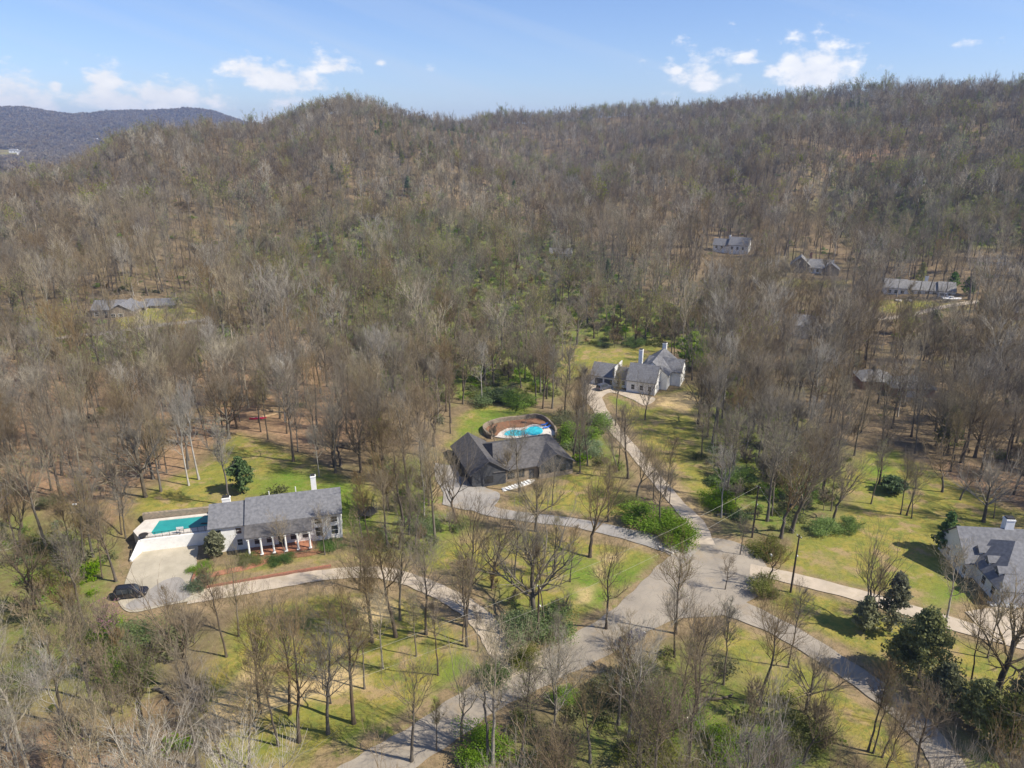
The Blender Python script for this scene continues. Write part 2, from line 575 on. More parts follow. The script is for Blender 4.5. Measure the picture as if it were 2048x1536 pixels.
LAWN = [gpoly(p) for p in [
    [(255, 1030), (270, 1000), (330, 965), (400, 935), (440, 900), (475, 870), (560, 890), (640, 935), (720, 965), (760, 1010), (760, 1090), (690, 1080), (560, 990), (430, 1020), (300, 1042)],
    [(390, 1150), (520, 1125), (690, 1105), (760, 1110), (740, 1135), (600, 1140), (480, 1165), (400, 1180)],
    [(960, 1062), (1060, 1062), (1200, 1080), (1330, 1110), (1300, 1180), (1215, 1250), (1130, 1240), (1050, 1200), (930, 1150), (830, 1150), (900, 1080)],
    [(960, 1010), (1080, 975), (1150, 930), (1220, 940), (1260, 1000), (1260, 1050), (1130, 1040), (1000, 1020)],
    [(1560, 1100), (1700, 1020), (1680, 960), (1740, 900), (1800, 900), (1900, 960), (2080, 1040), (2080, 1080), (1900, 1080), (1900, 1150), (1980, 1210), (1960, 1240), (1700, 1180), (1540, 1135)],
    [(895, 890), (920, 835), (955, 808), (1040, 812), (1110, 832), (1110, 850), (1000, 850), (960, 865), (930, 905)],
    [(1290, 800), (1380, 772), (1415, 800), (1390, 850), (1400, 920), (1440, 1010), (1400, 1035), (1350, 960), (1280, 880), (1240, 830), (1215, 790)],
    [(500, 1215), (700, 1180), (860, 1190), (935, 1230), (990, 1330), (960, 1390), (840, 1470), (700, 1560), (380, 1560), (400, 1440), (430, 1320)],
    [(1440, 1222), (1600, 1300), (1760, 1400), (1880, 1560), (1760, 1560), (1700, 1480), (1620, 1400), (1500, 1380), (1430, 1290)],
    [(1540, 1160), (1700, 1200), (1900, 1270), (2060, 1330), (2060, 1400), (1990, 1420), (1860, 1400), (1700, 1300), (1550, 1240), (1500, 1205)],
    [(1730, 1330), (1800, 1380), (1960, 1480), (2080, 1560), (1930, 1560), (1880, 1480), (1800, 1400)],
    [(1130, 685), (1210, 700), (1300, 690), (1330, 700), (1260, 730), (1180, 745), (1120, 765), (1115, 720)],
    [(1740, 598), (1790, 600), (1930, 606), (1940, 622), (1800, 628), (1740, 618)],
    [(1560, 555), (1620, 560), (1700, 560), (1690, 575), (1560, 575)],
    [(330, 600), (430, 625), (420, 660), (250, 665), (200, 660)],
    [(1280, 1180), (1340, 1235), (1215, 1250)],
    [(0, 300), (40, 300), (40, 318), (0, 320)]]]
LUSH = [gpoly(p) for p in [
    [(500, 985), (560, 930), (700, 965), (760, 1020), (740, 1090), (690, 1075), (560, 985)], [(905, 880), (950, 815), (1060, 815), (1000, 850), (950, 875)],
    [(1130, 1110), (1200, 1130), (1320, 1115), (1290, 1180), (1220, 1230), (1120, 1210)], [(1720, 930), (1790, 905), (1800, 950), (1750, 990)],
    [(1500, 1215), (1560, 1235), (1700, 1320), (1690, 1335), (1540, 1250)], [(1850, 1420), (1960, 1500), (2040, 1560), (1930, 1560), (1870, 1480)],
    [(820, 1420), (930, 1290), (985, 1340), (930, 1400), (830, 1460), (700, 1480)], [(1880, 1130), (1960, 1190), (1940, 1230), (1880, 1210)],
    [(1220, 790), (1260, 785), (1260, 810), (1230, 815)]]]
STRAW = [gpoly(p) for p in [
    [(500, 1330), (560, 1370), (640, 1340), (720, 1330), (730, 1370), (640, 1400), (560, 1410), (500, 1450), (420, 1480), (400, 1440)],
    [(1262, 1078), (1310, 1085), (1300, 1096), (1270, 1090)], [(1208, 1108), (1250, 1106), (1245, 1120), (1212, 1126)], [(1190, 1132), (1208, 1134), (1206, 1155), (1192, 1152)],
    [(1155, 1178), (1180, 1175), (1184, 1205), (1158, 1206)], [(1305, 795), (1380, 780), (1400, 800), (1370, 830), (1310, 810)],
    [(700, 1200), (780, 1190), (800, 1230), (720, 1260)], [(1325, 960), (1350, 960), (1420, 1040), (1395, 1045)], [(1910, 1215), (2060, 1225), (2060, 1290), (1960, 1270)]]]
RED = [gpoly(p) for p in [
    [(0, 690), (200, 720), (450, 690), (540, 650), (620, 690), (720, 800), (740, 880), (620, 900), (470, 860), (400, 920), (280, 980), (250, 1040), (150, 1020), (0, 1010)],
    [(1085, 1080), (1130, 1085), (1135, 1120), (1090, 1125)], [(1400, 1330), (1500, 1350), (1520, 1440), (1420, 1460)], [(180, 1380), (330, 1400), (300, 1560), (0, 1560), (60, 1420)],
    [(1640, 330), (1760, 290), (1800, 300), (1720, 340), (1650, 350)], [(1130, 660), (1190, 660), (1230, 690), (1140, 690)], [(1830, 920), (2060, 960), (2060, 1050), (1900, 1010)]]]
MOSS = [gpoly(p) for p in [
    [(460, 480), (900, 420), (1120, 480), (1300, 600), (1450, 640), (1400, 700), (1340, 690), (1120, 700), (1120, 790), (960, 800), (760, 780), (640, 650), (500, 600)],
    [(0, 640), (200, 660), (420, 640), (520, 650), (400, 720), (200, 740), (0, 700)], [(1380, 830), (1480, 760), (1620, 860), (1700, 930), (1690, 1000), (1640, 1080), (1450, 1060), (1400, 960)],
    [(1000, 900), (760, 930), (740, 1100), (900, 1150), (960, 1050)], [(0, 1040), (200, 1060), (240, 1200), (350, 1300), (250, 1420), (0, 1380)],
    [(1050, 1480), (1250, 1330), (1420, 1300), (1620, 1420), (1700, 1560), (1000, 1560)], [(1700, 330), (2048, 300), (2100, 480), (1800, 520), (1640, 420)],
    [(1150, 830), (1260, 880), (1240, 940), (1140, 900)], [(980, 1170), (1150, 1200), (1130, 1290), (1010, 1290), (940, 1220)]]]


def fbm(x, y, s, seed=0):
    r = np.random.default_rng(seed)
    t = 0
    for k in range(7):
        a, b = r.uniform(0, 6.28), r.uniform(0, 6.28)
        f = (0.6 + 0.35 * k) / s
        t = t + np.sin((x * math.cos(a) + y * math.sin(a)) * f * 6.28 + b) / (1 + .3 * k)
    return t / 4.5


def soft(polys, x, y, w):
    r = np.zeros(np.shape(x))
    for p in polys:
        lo, hi = p.min(0) - 12, p.max(0) + 12
        k = (x > lo[0]) & (x < hi[0]) & (y > lo[1]) & (y < hi[1])
        if k.any():
            d = pdist(p, x[k], y[k]) + fbm(x[k], y[k], 9, 3) * w * .8
            r[k] = np.maximum(r[k], 1 - sstep(-w, w, d))
    return r


# ------------------------------------------------------------------ ground sheet
def axis(fine0, fine1, lo, hi, step, grow=1.045, mx=45):
    a = list(np.arange(fine0, fine1 + 1e-6, step))
    s, x = step, fine1
    while x < hi:
        s = min(s * grow, mx)
        x += s
        a.append(x)
    s, x = step, fine0
    pre = []
    while x > lo:
        s = min(s * grow, mx)
        x -= s
        pre.append(x)
    return np.array(pre[::-1] + a)


def make_ground():
    xs = axis(-120, 130, -5200, 5200, 1.0, 1.04)
    ys = axis(45, 230, -600, 6000, 1.0, 1.03)
    X, Y = np.meshgrid(xs, ys)
    x, y = X.ravel(), Y.ravel()
    z = height(x, y)
    nx, ny = len(xs), len(ys)
    i = (np.arange(ny - 1)[:, None] * nx + np.arange(nx - 1)[None, :]).ravel()
    F = np.stack([i, i + 1, i + 1 + nx, i + nx], 1)
    me = mesh_np('ground', np.stack([x, y, z], 1), [F], [ground_mat()], smooth=True)
    for nm, polys, w in (('lawn', LAWN, 2.5), ('lush', LUSH, 3.5), ('straw', STRAW, 1.2), ('red', RED, 6), ('moss', MOSS, 8)):
        at_ = me.attributes.new(nm, 'FLOAT', 'POINT')
        at_.data.foreach_set('value', soft(polys, x, y, w).astype(np.float32))
    o = link('ground', me)
    tag(o, 'hilly ground of leaf litter, mown lawn and moss under the trees', 'ground', kind='structure')


def ground_mat():
    m_ = bpy.data.materials.new('ground_cover')
    m_.use_nodes = True
    N, L = m_.node_tree.nodes, m_.node_tree.links
    b = N['Principled BSDF']
    b.inputs['Roughness'].default_value = 1
    b.inputs['Specular IOR Level'].default_value = .1
    tc = N.new('ShaderNodeTexCoord')

    def noise(s, det=5, ro=.6):
        n = N.new('ShaderNodeTexNoise')
        n.inputs['Scale'].default_value = s
        n.inputs['Detail'].default_value = det
        n.inputs['Roughness'].default_value = ro
        L.new(tc.outputs['Object'], n.inputs[0])
        return n.outputs[0]

    def ramp(x, a, c):
        r = N.new('ShaderNodeMapRange')
        r.interpolation_type = 'SMOOTHSTEP'
        r.inputs[1].default_value = a
        r.inputs[2].default_value = c
        L.new(x, r.inputs[0])
        return r.outputs[0]

    def mix(f, a, c):
        x = N.new('ShaderNodeMixRGB')
        for i, v in ((0, f), (1, a), (2, c)):
            if isinstance(v, tuple):
                x.inputs[i].default_value = (*v, 1)
            elif isinstance(v, float):
                x.inputs[i].default_value = v
            else:
                L.new(v, x.inputs[i])
        return x.outputs[0]

    def attr(n):
        a = N.new('ShaderNodeAttribute')
        a.attribute_name = n
        return a.outputs['Fac']

    def mul(a, c, op='MULTIPLY'):
        x = N.new('ShaderNodeMath')
        x.operation = op
        for i, v in enumerate((a, c)):
            if isinstance(v, float):
                x.inputs[i].default_value = v
            else:
                L.new(v, x.inputs[i])
        x.use_clamp = True
        return x.outputs[0]
    big, med, small, tiny = noise(.02), noise(.09), noise(.5, 8, .75), noise(2.6, 6, .8)
    litter = mix(ramp(med, .35, .65), (.265, .19, .115), (.205, .155, .092))
    litter = mix(ramp(small, .38, .66), litter, (.135, .10, .062))
    red = mix(ramp(small, .35, .65), (.40, .25, .15), (.25, .16, .095))
    litter = mix(mul(attr('red'), .9), litter, red)
    moss = mix(ramp(small, .35, .6), (.12, .195, .025), (.19, .195, .05))
    mf = mul(attr('moss'), ramp(noise(.13, 6, .65), .28, .50))
    c = mix(mf, litter, moss)
    hills = mul(ramp(big, .50, .66), ramp(noise(.06, 5), .42, .6))
    c = mix(mul(hills, .55), c, (.15, .165, .055))
    dry = mix(ramp(med, .4, .62), (.315, .255, .06), (.235, .228, .042))
    dry = mix(ramp(small, .42, .62), dry, (.165, .19, .04))
    dry = mix(mul(ramp(noise(.22, 5, .6), .52, .64), .85), dry, (.37, .26, .135))
    dry = mix(mul(ramp(noise(.055, 6, .7), .5, .62), .6), dry, (.30, .23, .11))
    dry = mix(mul(ramp(noise(.4, 7, .7), .56, .66), .7), dry, (.13, .17, .035))
    lush = mix(ramp(small, .35, .65), (.115, .205, .022), (.17, .215, .035))
    gr = mix(mul(attr('lush'), ramp(noise(.16, 5), .3, .55)), dry, lush)
    c = mix(attr('lawn'), c, gr)
    c = mix(mul(attr('straw'), ramp(small, .25, .5)), c, (.54, .40, .20))
    verge = mix(ramp(small, .4, .62), (.31, .225, .13), (.22, .165, .09))
    c = mix(mul(attr('verge'), ramp(noise(.35, 6, .7), .33, .52)), c, verge)
    sp = noise(1.1, 8, .85)
    c = mix(mul(ramp(sp, .52, .63), .68), c, (.10, .085, .035))
    c = mix(mul(ramp(sp, .47, .34), .45), c, (.40, .33, .16))
    c = mix(mul(ramp(tiny, .45, .75), .38), c, (.10, .085, .045))
    L.new(c, b.inputs['Base Color'])
    bp = N.new('ShaderNodeBump')
    bp.inputs['Strength'].default_value = .6
    bp.inputs['Distance'].default_value = .25
    L.new(tiny, bp.inputs['Height'])
    L.new(bp.outputs[0], b.inputs['Normal'])
    return m_


make_ground()

# ------------------------------------------------------------------ roads and drives
ROADS = []      # (points, half width) for keeping trees away


def catmull(pts, k=14):
    P = [Vector(p[:2]) for p in pts]
    P = [P[0] * 2 - P[1]] + P + [P[-1] * 2 - P[-2]]
    out = []
    for i in range(1, len(P) - 2):
        for j in range(k):
            t = j / k
            a, b, c, d = P[i - 1], P[i], P[i + 1], P[i + 2]
            out.append(.5 * ((2 * b) + (c - a) * t + (2 * a - 5 * b + 4 * c - d) * t * t + (3 * b - a - 3 * c + d) * t ** 3))
    out.append(P[-2])
    return out


def strip(name, px, w, m_, label, cat, lift, z=None):
    C_ = catmull([at(*p) for p in px])
    ws = w if hasattr(w, '__len__') else [w] * len(px)
    n = len(C_)
    V, F = [], []
    for i, p in enumerate(C_):
        t = (C_[min(i + 1, n - 1)] - C_[max(i - 1, 0)]).normalized()
        nn = Vector((-t.y, t.x))
        ww = float(np.interp(i / (n - 1) * (len(ws) - 1), range(len(ws)), ws)) / 2
        ww *= 1 + .035 * math.sin(i * .9) + .03 * math.sin(i * .37 + 1)
        for s in (-1, -.5, 0, .5, 1):
            q = p + nn * ww * s
            V.append((q.x, q.y, float(height(q.x, q.y)) + lift))
    for i in range(n - 1):
        for k in range(4):
            a = i * 5 + k
            F.append((a + 5, a + 6, a + 1, a))
    ROADS.append((np.array([[p.x, p.y] for p in C_]), max(ws) / 2))
    me = bpy.data.meshes.new(name)
    me.from_pydata(V, [], F)
    me.materials.append(m_)
    me.update()
    if me.polygons[0].normal.z < 0:
        me.flip_normals()
    return tag(link(name, me), label, cat, kind='structure')


def slab(name, px, m_, label, cat, lift, world=None):
    P = world or [at(*p) for p in px]
    P = catmull([*P, P[0]], 6)[:-1] if len(P) > 6 else [Vector(p[:2]) for p in P]
    tri = tessellate_polygon([[Vector((p.x, p.y, 0)) for p in P]])
    V = [(p.x, p.y, float(height(p.x, p.y)) + lift) for p in P]
    me = bpy.data.meshes.new(name)
    me.from_pydata(V, [], [tuple(t) for t in tri])
    me.materials.append(m_)
    me.update()
    if sum(p.normal.z for p in me.polygons) < 0:
        me.flip_normals()
    ROADS.append((np.array([[p.x, p.y] for p in P]), 1.5))
    SLABS.append(np.array([[p.x, p.y] for p in P]))
    return tag(link(name, me), label, cat, kind='structure')


SLABS = []
strip('road', [(640, 1600), (745, 1540), (850, 1478), (960, 1402), (1065, 1345), (1180, 1290), (1280, 1225), (1350, 1160), (1400, 1120)], [6, 6, 6, 6, 6.6, 6.6, 7.5, 9, 9], M['asphalt'], 'grey asphalt lane curving up to the turning circle', 'road', .10)
slab('turning_circle', [(1262, 1262), (1300, 1190), (1335, 1135), (1352, 1098), (1378, 1080), (1440, 1078), (1495, 1095), (1530, 1128), (1540, 1160), (1520, 1190), (1480, 1212), (1440, 1232), (1400, 1236), (1350, 1240), (1300, 1262)],
     M['asphalt'], 'wide grey asphalt turning circle where the drives meet', 'road', .125)
strip('driveway', [(1440, 1205), (1560, 1258), (1690, 1338), (1790, 1410), (1860, 1480), (1900, 1540), (1930, 1620)], [6, 4.4, 4.2, 4.2, 4.2, 4.4, 4.4], M['asphalt'], 'long drive running to the lower right past the cedars', 'driveway', .14)
strip('driveway', [(1500, 1140), (1560, 1152), (1700, 1187), (1830, 1225), (1950, 1262), (2060, 1290)], 3.6, M['gravel'], 'pale gravel drive to the grey roofed house at right', 'driveway', .135)
strip('driveway', [(1385, 1112), (1330, 1090), (1240, 1066), (1150, 1047), (1060, 1036), (985, 1024), (930, 1000), (900, 965), (890, 930)], [6.5, 5, 4, 3.6, 3.6, 3.8, 5, 6, 5], M['asphalt_grey'], 'smooth grey drive to the charcoal roofed house', 'driveway', .14)
strip('driveway', [(1405, 1090), (1392, 1050), (1352, 1005), (1310, 955), (1265, 900), (1225, 855), (1195, 812), (1180, 780)], [4.5, 4, 3.2, 3.2, 3.2, 3.6, 4.5, 6], M['gravel'], 'narrow pale drive winding up to the white gabled house', 'driveway', .145)
slab('forecourt', [(1160, 790), (1170, 762), (1215, 770), (1260, 785), (1310, 797), (1290, 812), (1265, 800), (1225, 786), (1205, 795), (1195, 815)], M['gravel'], 'pale gravel forecourt before the white gabled house', 'driveway', .15)
strip('driveway', [(1052, 1342), (1010, 1302), (980, 1262), (950, 1228), (905, 1198), (850, 1172), (790, 1152), (730, 1145), (640, 1152), (560, 1165), (470, 1180), (380, 1192)], [8, 5, 4.2, 4, 3.8, 3.5, 3.4, 3.4, 3.4, 3.6, 4, 5], M['gravel'], 'concrete drive climbing from the lane to the pillared white house', 'driveway', .14)
COURT = [(276, 1101), (386, 1087), (394, 1120), (392, 1150), (398, 1168), (408, 1186), (392, 1200), (330, 1213), (264, 1226), (238, 1208), (243, 1190), (256, 1150)]
slab('parking_court', COURT, M['concrete'], 'concrete parking court below the white pool wall', 'driveway', .15)
slab('asphalt_patch', [(300, 1180), (330, 1162), (358, 1156), (372, 1168), (385, 1185), (372, 1200), (320, 1212), (268, 1222), (252, 1212), (280, 1195)], M['asphalt_grey'], 'grey asphalt apron in front of the concrete court', 'driveway', .18)
slab('forecourt', [(1930, 1225), (1990, 1215), (2080, 1225), (2090, 1290), (2030, 1290), (1970, 1268)], M['gravel'], 'sandy forecourt before the garage at the right edge', 'driveway', .15)
slab('forecourt', [(885, 1010), (893, 960), (925, 955), (975, 978), (1000, 990), (985, 1015), (940, 1022)], M['asphalt_grey'], 'dark grey garage apron of the charcoal roofed house', 'driveway', .16)
strip('lane', [(1700, 640), (1790, 636), (1900, 612), (2000, 600), (2080, 590)], 3.5, M['gravel'], 'gravel lane in front of the long white ranch house', 'road', .2)
strip('lane', [(60, 690), (150, 672), (240, 664), (330, 650), (420, 640)], 4, M['asphalt_grey'], 'wooded lane passing below the stone walled house at left', 'road', .2)

def verge():
    me = bpy.data.objects['ground'].data
    n = len(me.vertices)
    co = np.empty(n * 3, np.float32)
    me.vertices.foreach_get('co', co)
    co = co.reshape(-1, 3)
    k = np.where((np.abs(co[:, 0]) < 180) & (co[:, 1] > 40) & (co[:, 1] < 300))[0]
    x, y = co[k, 0].astype(float), co[k, 1].astype(float)
    best = np.full(len(k), 99.)
    for c, hw in ROADS:
        for i in range(0, len(c) - 1, 2):
            a_, b_ = c[i], c[min(i + 2, len(c) - 1)]
            m_ = (np.abs(x - a_[0]) < 14) & (np.abs(y - a_[1]) < 14)
            e = b_ - a_
            t = np.clip(((x[m_] - a_[0]) * e[0] + (y[m_] - a_[1]) * e[1]) / (e @ e + 1e-9), 0, 1)
            d = np.hypot(x[m_] - a_[0] - t * e[0], y[m_] - a_[1] - t * e[1]) - hw
            best[m_] = np.minimum(best[m_], d)
    v = np.zeros(n, np.float32)
    v[k] = np.clip(1.25 - np.maximum(best, 0) / 1.7, 0, 1) * (best < 3)
    me.attributes.new('verge', 'FLOAT', 'POINT').data.foreach_set('value', v)


verge()


def wear(m_, crack=(.10, .09, .075), drift=(.30, .23, .14), amt=.16):
    N, L = m_.node_tree.nodes, m_.node_tree.links
    b = N['Principled BSDF']
    src = b.inputs['Base Color'].links[0].from_socket
    tc = N.new('ShaderNodeTexCoord')
    n1 = N.new('ShaderNodeTexNoise')
    n1.inputs['Scale'].default_value = .5
    n1.inputs['Detail'].default_value = 6
    L.new(tc.outputs['Object'], n1.inputs[0])
    ad = N.new('ShaderNodeMixRGB')
    ad.blend_type = 'ADD'
    ad.inputs[0].default_value = 1.0
    L.new(tc.outputs['Object'], ad.inputs[1])
    L.new(n1.outputs['Color'], ad.inputs[2])
    vo = N.new('ShaderNodeTexVoronoi')
    vo.feature = 'DISTANCE_TO_EDGE'
    vo.inputs['Scale'].default_value = .7
    L.new(ad.outputs[0], vo.inputs[0])
    r = N.new('ShaderNodeMapRange')
    r.inputs[1].default_value = .012
    r.inputs[2].default_value = .035
    r.inputs[3].default_value = amt
    r.inputs[4].default_value = 0
    L.new(vo.outputs[0], r.inputs[0])
    m1 = N.new('ShaderNodeMixRGB')
    L.new(r.outputs[0], m1.inputs[0])
    L.new(src, m1.inputs[1])
    m1.inputs[2].default_value = (*crack, 1)
    n2 = N.new('ShaderNodeTexNoise')
    n2.inputs['Scale'].default_value = .16
    n2.inputs['Detail'].default_value = 9
    n2.inputs['Roughness'].default_value = .75
    L.new(tc.outputs['Object'], n2.inputs[0])
    r2 = N.new('ShaderNodeMapRange')
    r2.inputs[1].default_value = .53
    r2.inputs[2].default_value = .66
    r2.inputs[4].default_value = .6
    L.new(n2.outputs[0], r2.inputs[0])
    m2 = N.new('ShaderNodeMixRGB')
    L.new(r2.outputs[0], m2.inputs[0])
    L.new(m1.outputs[0], m2.inputs[1])
    m2.inputs[2].default_value = (*drift, 1)
    L.new(m2.outputs[0], b.inputs['Base Color'])


wear(M['asphalt'])
wear(M['asphalt_grey'], amt=.15)
wear(M['gravel'], (.30, .25, .18), (.33, .27, .17), .1)
wear(M['concrete'], (.22, .2, .15), (.30, .27, .2), .2)

# ------------------------------------------------------------------ buildings
FOOT = []   # footprints (world polygons) to keep trees away


def gable(root, x0, x1, y0, y1, z0, ze, zr, wm, rm, axis='x', ov=.45, name_w='wall', name_r='roof', front=None):
    """block with gable roof; ridge along axis"""
    w = MB()
    if axis == 'x':
        ym = (y0 + y1) / 2
        prof = [(y0, z0), (y1, z0), (y1, ze), (ym, zr - .12), (y0, ze)]
        vs = [(x, p[0], p[1]) for x in (x0, x1) for p in prof]
    else:
        xm = (x0 + x1) / 2
        prof = [(x0, z0), (x1, z0), (x1, ze), (xm, zr - .12), (x0, ze)]
        vs = [(p[0], y, p[1]) for y in (y0, y1) for p in prof]
    n = 5
    f = [(4, 3, 2, 1, 0), (5, 6, 7, 8, 9)] + [(i, (i + 1) % n, (i + 1) % n + n, i + n) for i in range(n)]
    if axis == 'y':
        f = [q[::-1] for q in f]
    w.add(vs, f)
    wo = w.build(name_w, wm, root)
    r = MB()
    th = .16
    if axis == 'x':
        sl_ = (zr - ze) / ((y1 - y0) / 2)
        for (ya, s) in ((y0 - ov, 1), (y1 + ov, -1)):
            za = ze - sl_ * ov
            A = [(x0 - ov * .7, ya, za), (x1 + ov * .7, ya, za), (x1 + ov * .7, ym + s * .001, zr), (x0 - ov * .7, ym + s * .001, zr)]
            B = [(a, b, c + th) for a, b, c in A]
            fs = [(0, 3, 2, 1), (4, 5, 6, 7), (0, 1, 5, 4), (1, 2, 6, 5), (3, 0, 4, 7)]
            r.add(A + B, fs if s == 1 else [q[::-1] for q in fs])
    else:
        sl_ = (zr - ze) / ((x1 - x0) / 2)
        for (xa, s) in ((x0 - ov, 1), (x1 + ov, -1)):
            za = ze - sl_ * ov
            A = [(xa, y0 - ov * .7, za), (xm + s * .001, y0 - ov * .7, zr), (xm + s * .001, y1 + ov * .7, zr), (xa, y1 + ov * .7, za)]
            B = [(a, b, c + th) for a, b, c in A]
            fs = [(0, 3, 2, 1), (4, 5, 6, 7), (0, 1, 5, 4), (2, 3, 7, 6), (3, 0, 4, 7)]
            r.add(A + B, fs if s == 1 else [q[::-1] for q in fs])
    ro = r.build(name_r, rm, root)
    return wo, ro


def hip(root, x0, x1, y0, y1, z0, ze, zr, wm, rm, ov=.5, inset=None):
    MB().box(x0, x1, y0, y1, z0, ze).build('wall', wm, root)
    X0, X1, Y0, Y1 = x0 - ov, x1 + ov, y0 - ov, y1 + ov
    if X1 - X0 >= Y1 - Y0:
        ins = inset if inset is not None else (Y1 - Y0) / 2
        ym = (Y0 + Y1) / 2
        rd = [(X0 + ins, ym, zr), (X1 - ins, ym, zr)]
        f = [(0, 1, 5, 4), (1, 2, 5), (2, 3, 4, 5), (3, 0, 4)]
    else:
        ins = inset if inset is not None else (X1 - X0) / 2
        xm = (X0 + X1) / 2
        rd = [(xm, Y0 + ins, zr), (xm, Y1 - ins, zr)]
        f = [(0, 1, 4), (1, 2, 5, 4), (2, 3, 5), (3, 0, 4, 5)]
    zb = ze - .05
    base = [(X0, Y0, zb), (X1, Y0, zb), (X1, Y1, zb), (X0, Y1, zb)]
    low = [(a, b, c - .18) for a, b, c in base]
    fs = f + [(6, 9, 8, 7), (0, 6, 7, 1), (1, 7, 8, 2), (2, 8, 9, 3), (3, 9, 6, 0)]
    return MB().add(base + rd + low, fs).build('roof', rm, root)


def window(root, x, y, z, w, h, face, shutters=False, fm=None):
    """face: 'f' front (-y), 'b' back, 'l' left (-x), 'r' right (+x); x, y on the wall face, z sill height"""
    rot = {'f': 0, 'r': math.pi / 2, 'b': math.pi, 'l': -math.pi / 2}[face]
    fr = MB()
    d0, d1 = -.06, .03
    t = .09
    fr.box(-w / 2 - t, -w / 2, d0, d1, 0, h)
    fr.box(w / 2, w / 2 + t, d0, d1, 0, h)
    fr.box(-w / 2 - t, w / 2 + t, d0 - .01, d1, h, h + t)
    fr.box(-w / 2 - t - .03, w / 2 + t + .03, d0 - .05, d1, -t, 0)
    fr.box(-w / 2, w / 2, d0 + .02, d1, h / 2 - .03, h / 2 + .03)
    o = fr.build('window', fm or M['trim'], root)
    o.location = (x, y, z)
    o.rotation_euler = (0, 0, rot)
    MB().box(-w / 2, w / 2, -.02, .02, 0, h).build('pane', M['glass'], o)
    return o


def chimney(root, x, y, z0, z1, w=.9, d=.9, m_=None):
    c = MB().box(x - w / 2, x + w / 2, y - d / 2, y + d / 2, z0, z1).box(x - w / 2 - .06, x + w / 2 + .06, y - d / 2 - .06, y + d / 2 + .06, z1 - .3, z1 - .1).build('chimney', m_ or M['white'], root)
    MB().box(x - w / 2 + .1, x + w / 2 - .1, y - d / 2 + .1, y + d / 2 - .1, z1, z1 + .25).build('chimney_cap', M['iron'], c)
    return c


def door(root, x, y, z, w=1, h=2.1, face='f', m_=None):
    rot = {'f': 0, 'r': math.pi / 2, 'b': math.pi, 'l': -math.pi / 2}[face]
    o = MB().box(-w / 2, w / 2, -.05, .03, 0, h).build('door', m_ or M['darksiding'], root)
    o.location = (x, y, z)
    o.rotation_euler = (0, 0, rot)
    MB().box(w * .32, w * .38, -.11, -.05, h * .45, h * .52).build('handle', M['rim'], o)
    return o


def foot(root, x0, x1, y0, y1, m_=1.5):
    c, s = math.cos(root.rotation_euler[2]), math.sin(root.rotation_euler[2])
    FOOT.append(np.array([[root.location.x + x * c - y * s, root.location.y + x * s + y * c] for x, y in ((x0 - m_, y0 - m_), (x1 + m_, y0 - m_), (x1 + m_, y1 + m_), (x0 - m_, y1 + m_))]))


def house_a():
    p = at(499, 1100)
    r = empty('white_house', (p.x, p.y + .2, 0), R(14.5), 'long white brick house with a row of white columns beside the teal pool', 'house')
    gable(r, -6.6, 0, .4, 9.2, 0, 5.5, 8.0, M['white'], M['shingle'], name_w='wall')
    gable(r, 0.02, 17.4, 0, 9.6, 0, 5.7, 8.5, M['white'], M['shingle'])
    # porch
    MB().box(0, 11.6, -2.9, 0, 0, .35).build('porch_floor', M['paving'], r)
    a = [(-.25, -3.2, 4.15), (11.9, -3.2, 4.15), (11.9, -.3, 5.5), (-.25, -.3, 5.5)]
    MB().add(a + [(x, y, z + .14) for x, y, z in a], [(0, 3, 2, 1), (4, 5, 6, 7), (0, 1, 5, 4), (1, 2, 6, 5), (2, 3, 7, 6), (3, 0, 4, 7)]).build('porch_roof', M['shingle_dark'], r)
    MB().box(0, 11.7, -3.0, -2.75, 3.85, 4.15).build('beam', M['trim'], r)
    for k in range(6):
        x = .3 + k * 2.2
        c = MB().tube([(x, -2.87, .35), (x, -2.87, 2.2), (x, -2.87, 3.85)], [.21, .19, .17], 12).box(x - .28, x + .28, -3.15, -2.6, .35, .5).box(x - .24, x + .24, -3.11, -2.63, 3.7, 3.85).build('column', M['trim'], r)
    for x in (-5.2, -1.6):
        window(r, x, .4, 3.5, 1.0, 1.25, 'f')
        window(r, x, .4, 1.0, .9, 1.3, 'f')
    for x in (1.6, 3.8, 8.2, 10.4):
        window(r, x, 0, 1.0, 1.1, 1.8, 'f')
    door(r, 6.0, 0, .36, 1.2, 2.3)
    for x in (13.0, 16.0):
        window(r, x, 0, 1.0, 1.25, 1.9, 'f')
        window(r, x, 0, 3.7, 1.2, 1.2, 'f')
    window(r, 17.42, 3, 3.6, 1, 1.3, 'r')
    window(r, 17.42, 6.4, 3.6, 1, 1.3, 'r')
    window(r, 17.42, 4.7, .9, 1, 1.5, 'r')
    for x in (12.2, 14.5, 17.2):
        MB().box(x - .06, x + .06, -.1, -.003, 0, 5.3).build('downpipe', M['trim'], r)
    chimney(r, 12.4, 10.2, 0, 9.2, 1.0, .9)
    chimney(r, -4.6, 9.9, 0, 6.7, 1.5, 1.0)
    for (x, y) in ((4, 6.3), (9, 7)):
        MB().tube([(x, y, 7.5), (x, y, 8.7)], .09, 8).build('vent_pipe', M['trim'], r)
    foot(r, -6.6, 17.4, -3, 10.5, 2)
    return r


HA = house_a()


def hloc(root, x, y, z=0):
    c, s = math.cos(root.rotation_euler[2]), math.sin(root.rotation_euler[2])
    return Vector((root.location.x + x * c - y * s, root.location.y + x * s + y * c, root.location.z + z))


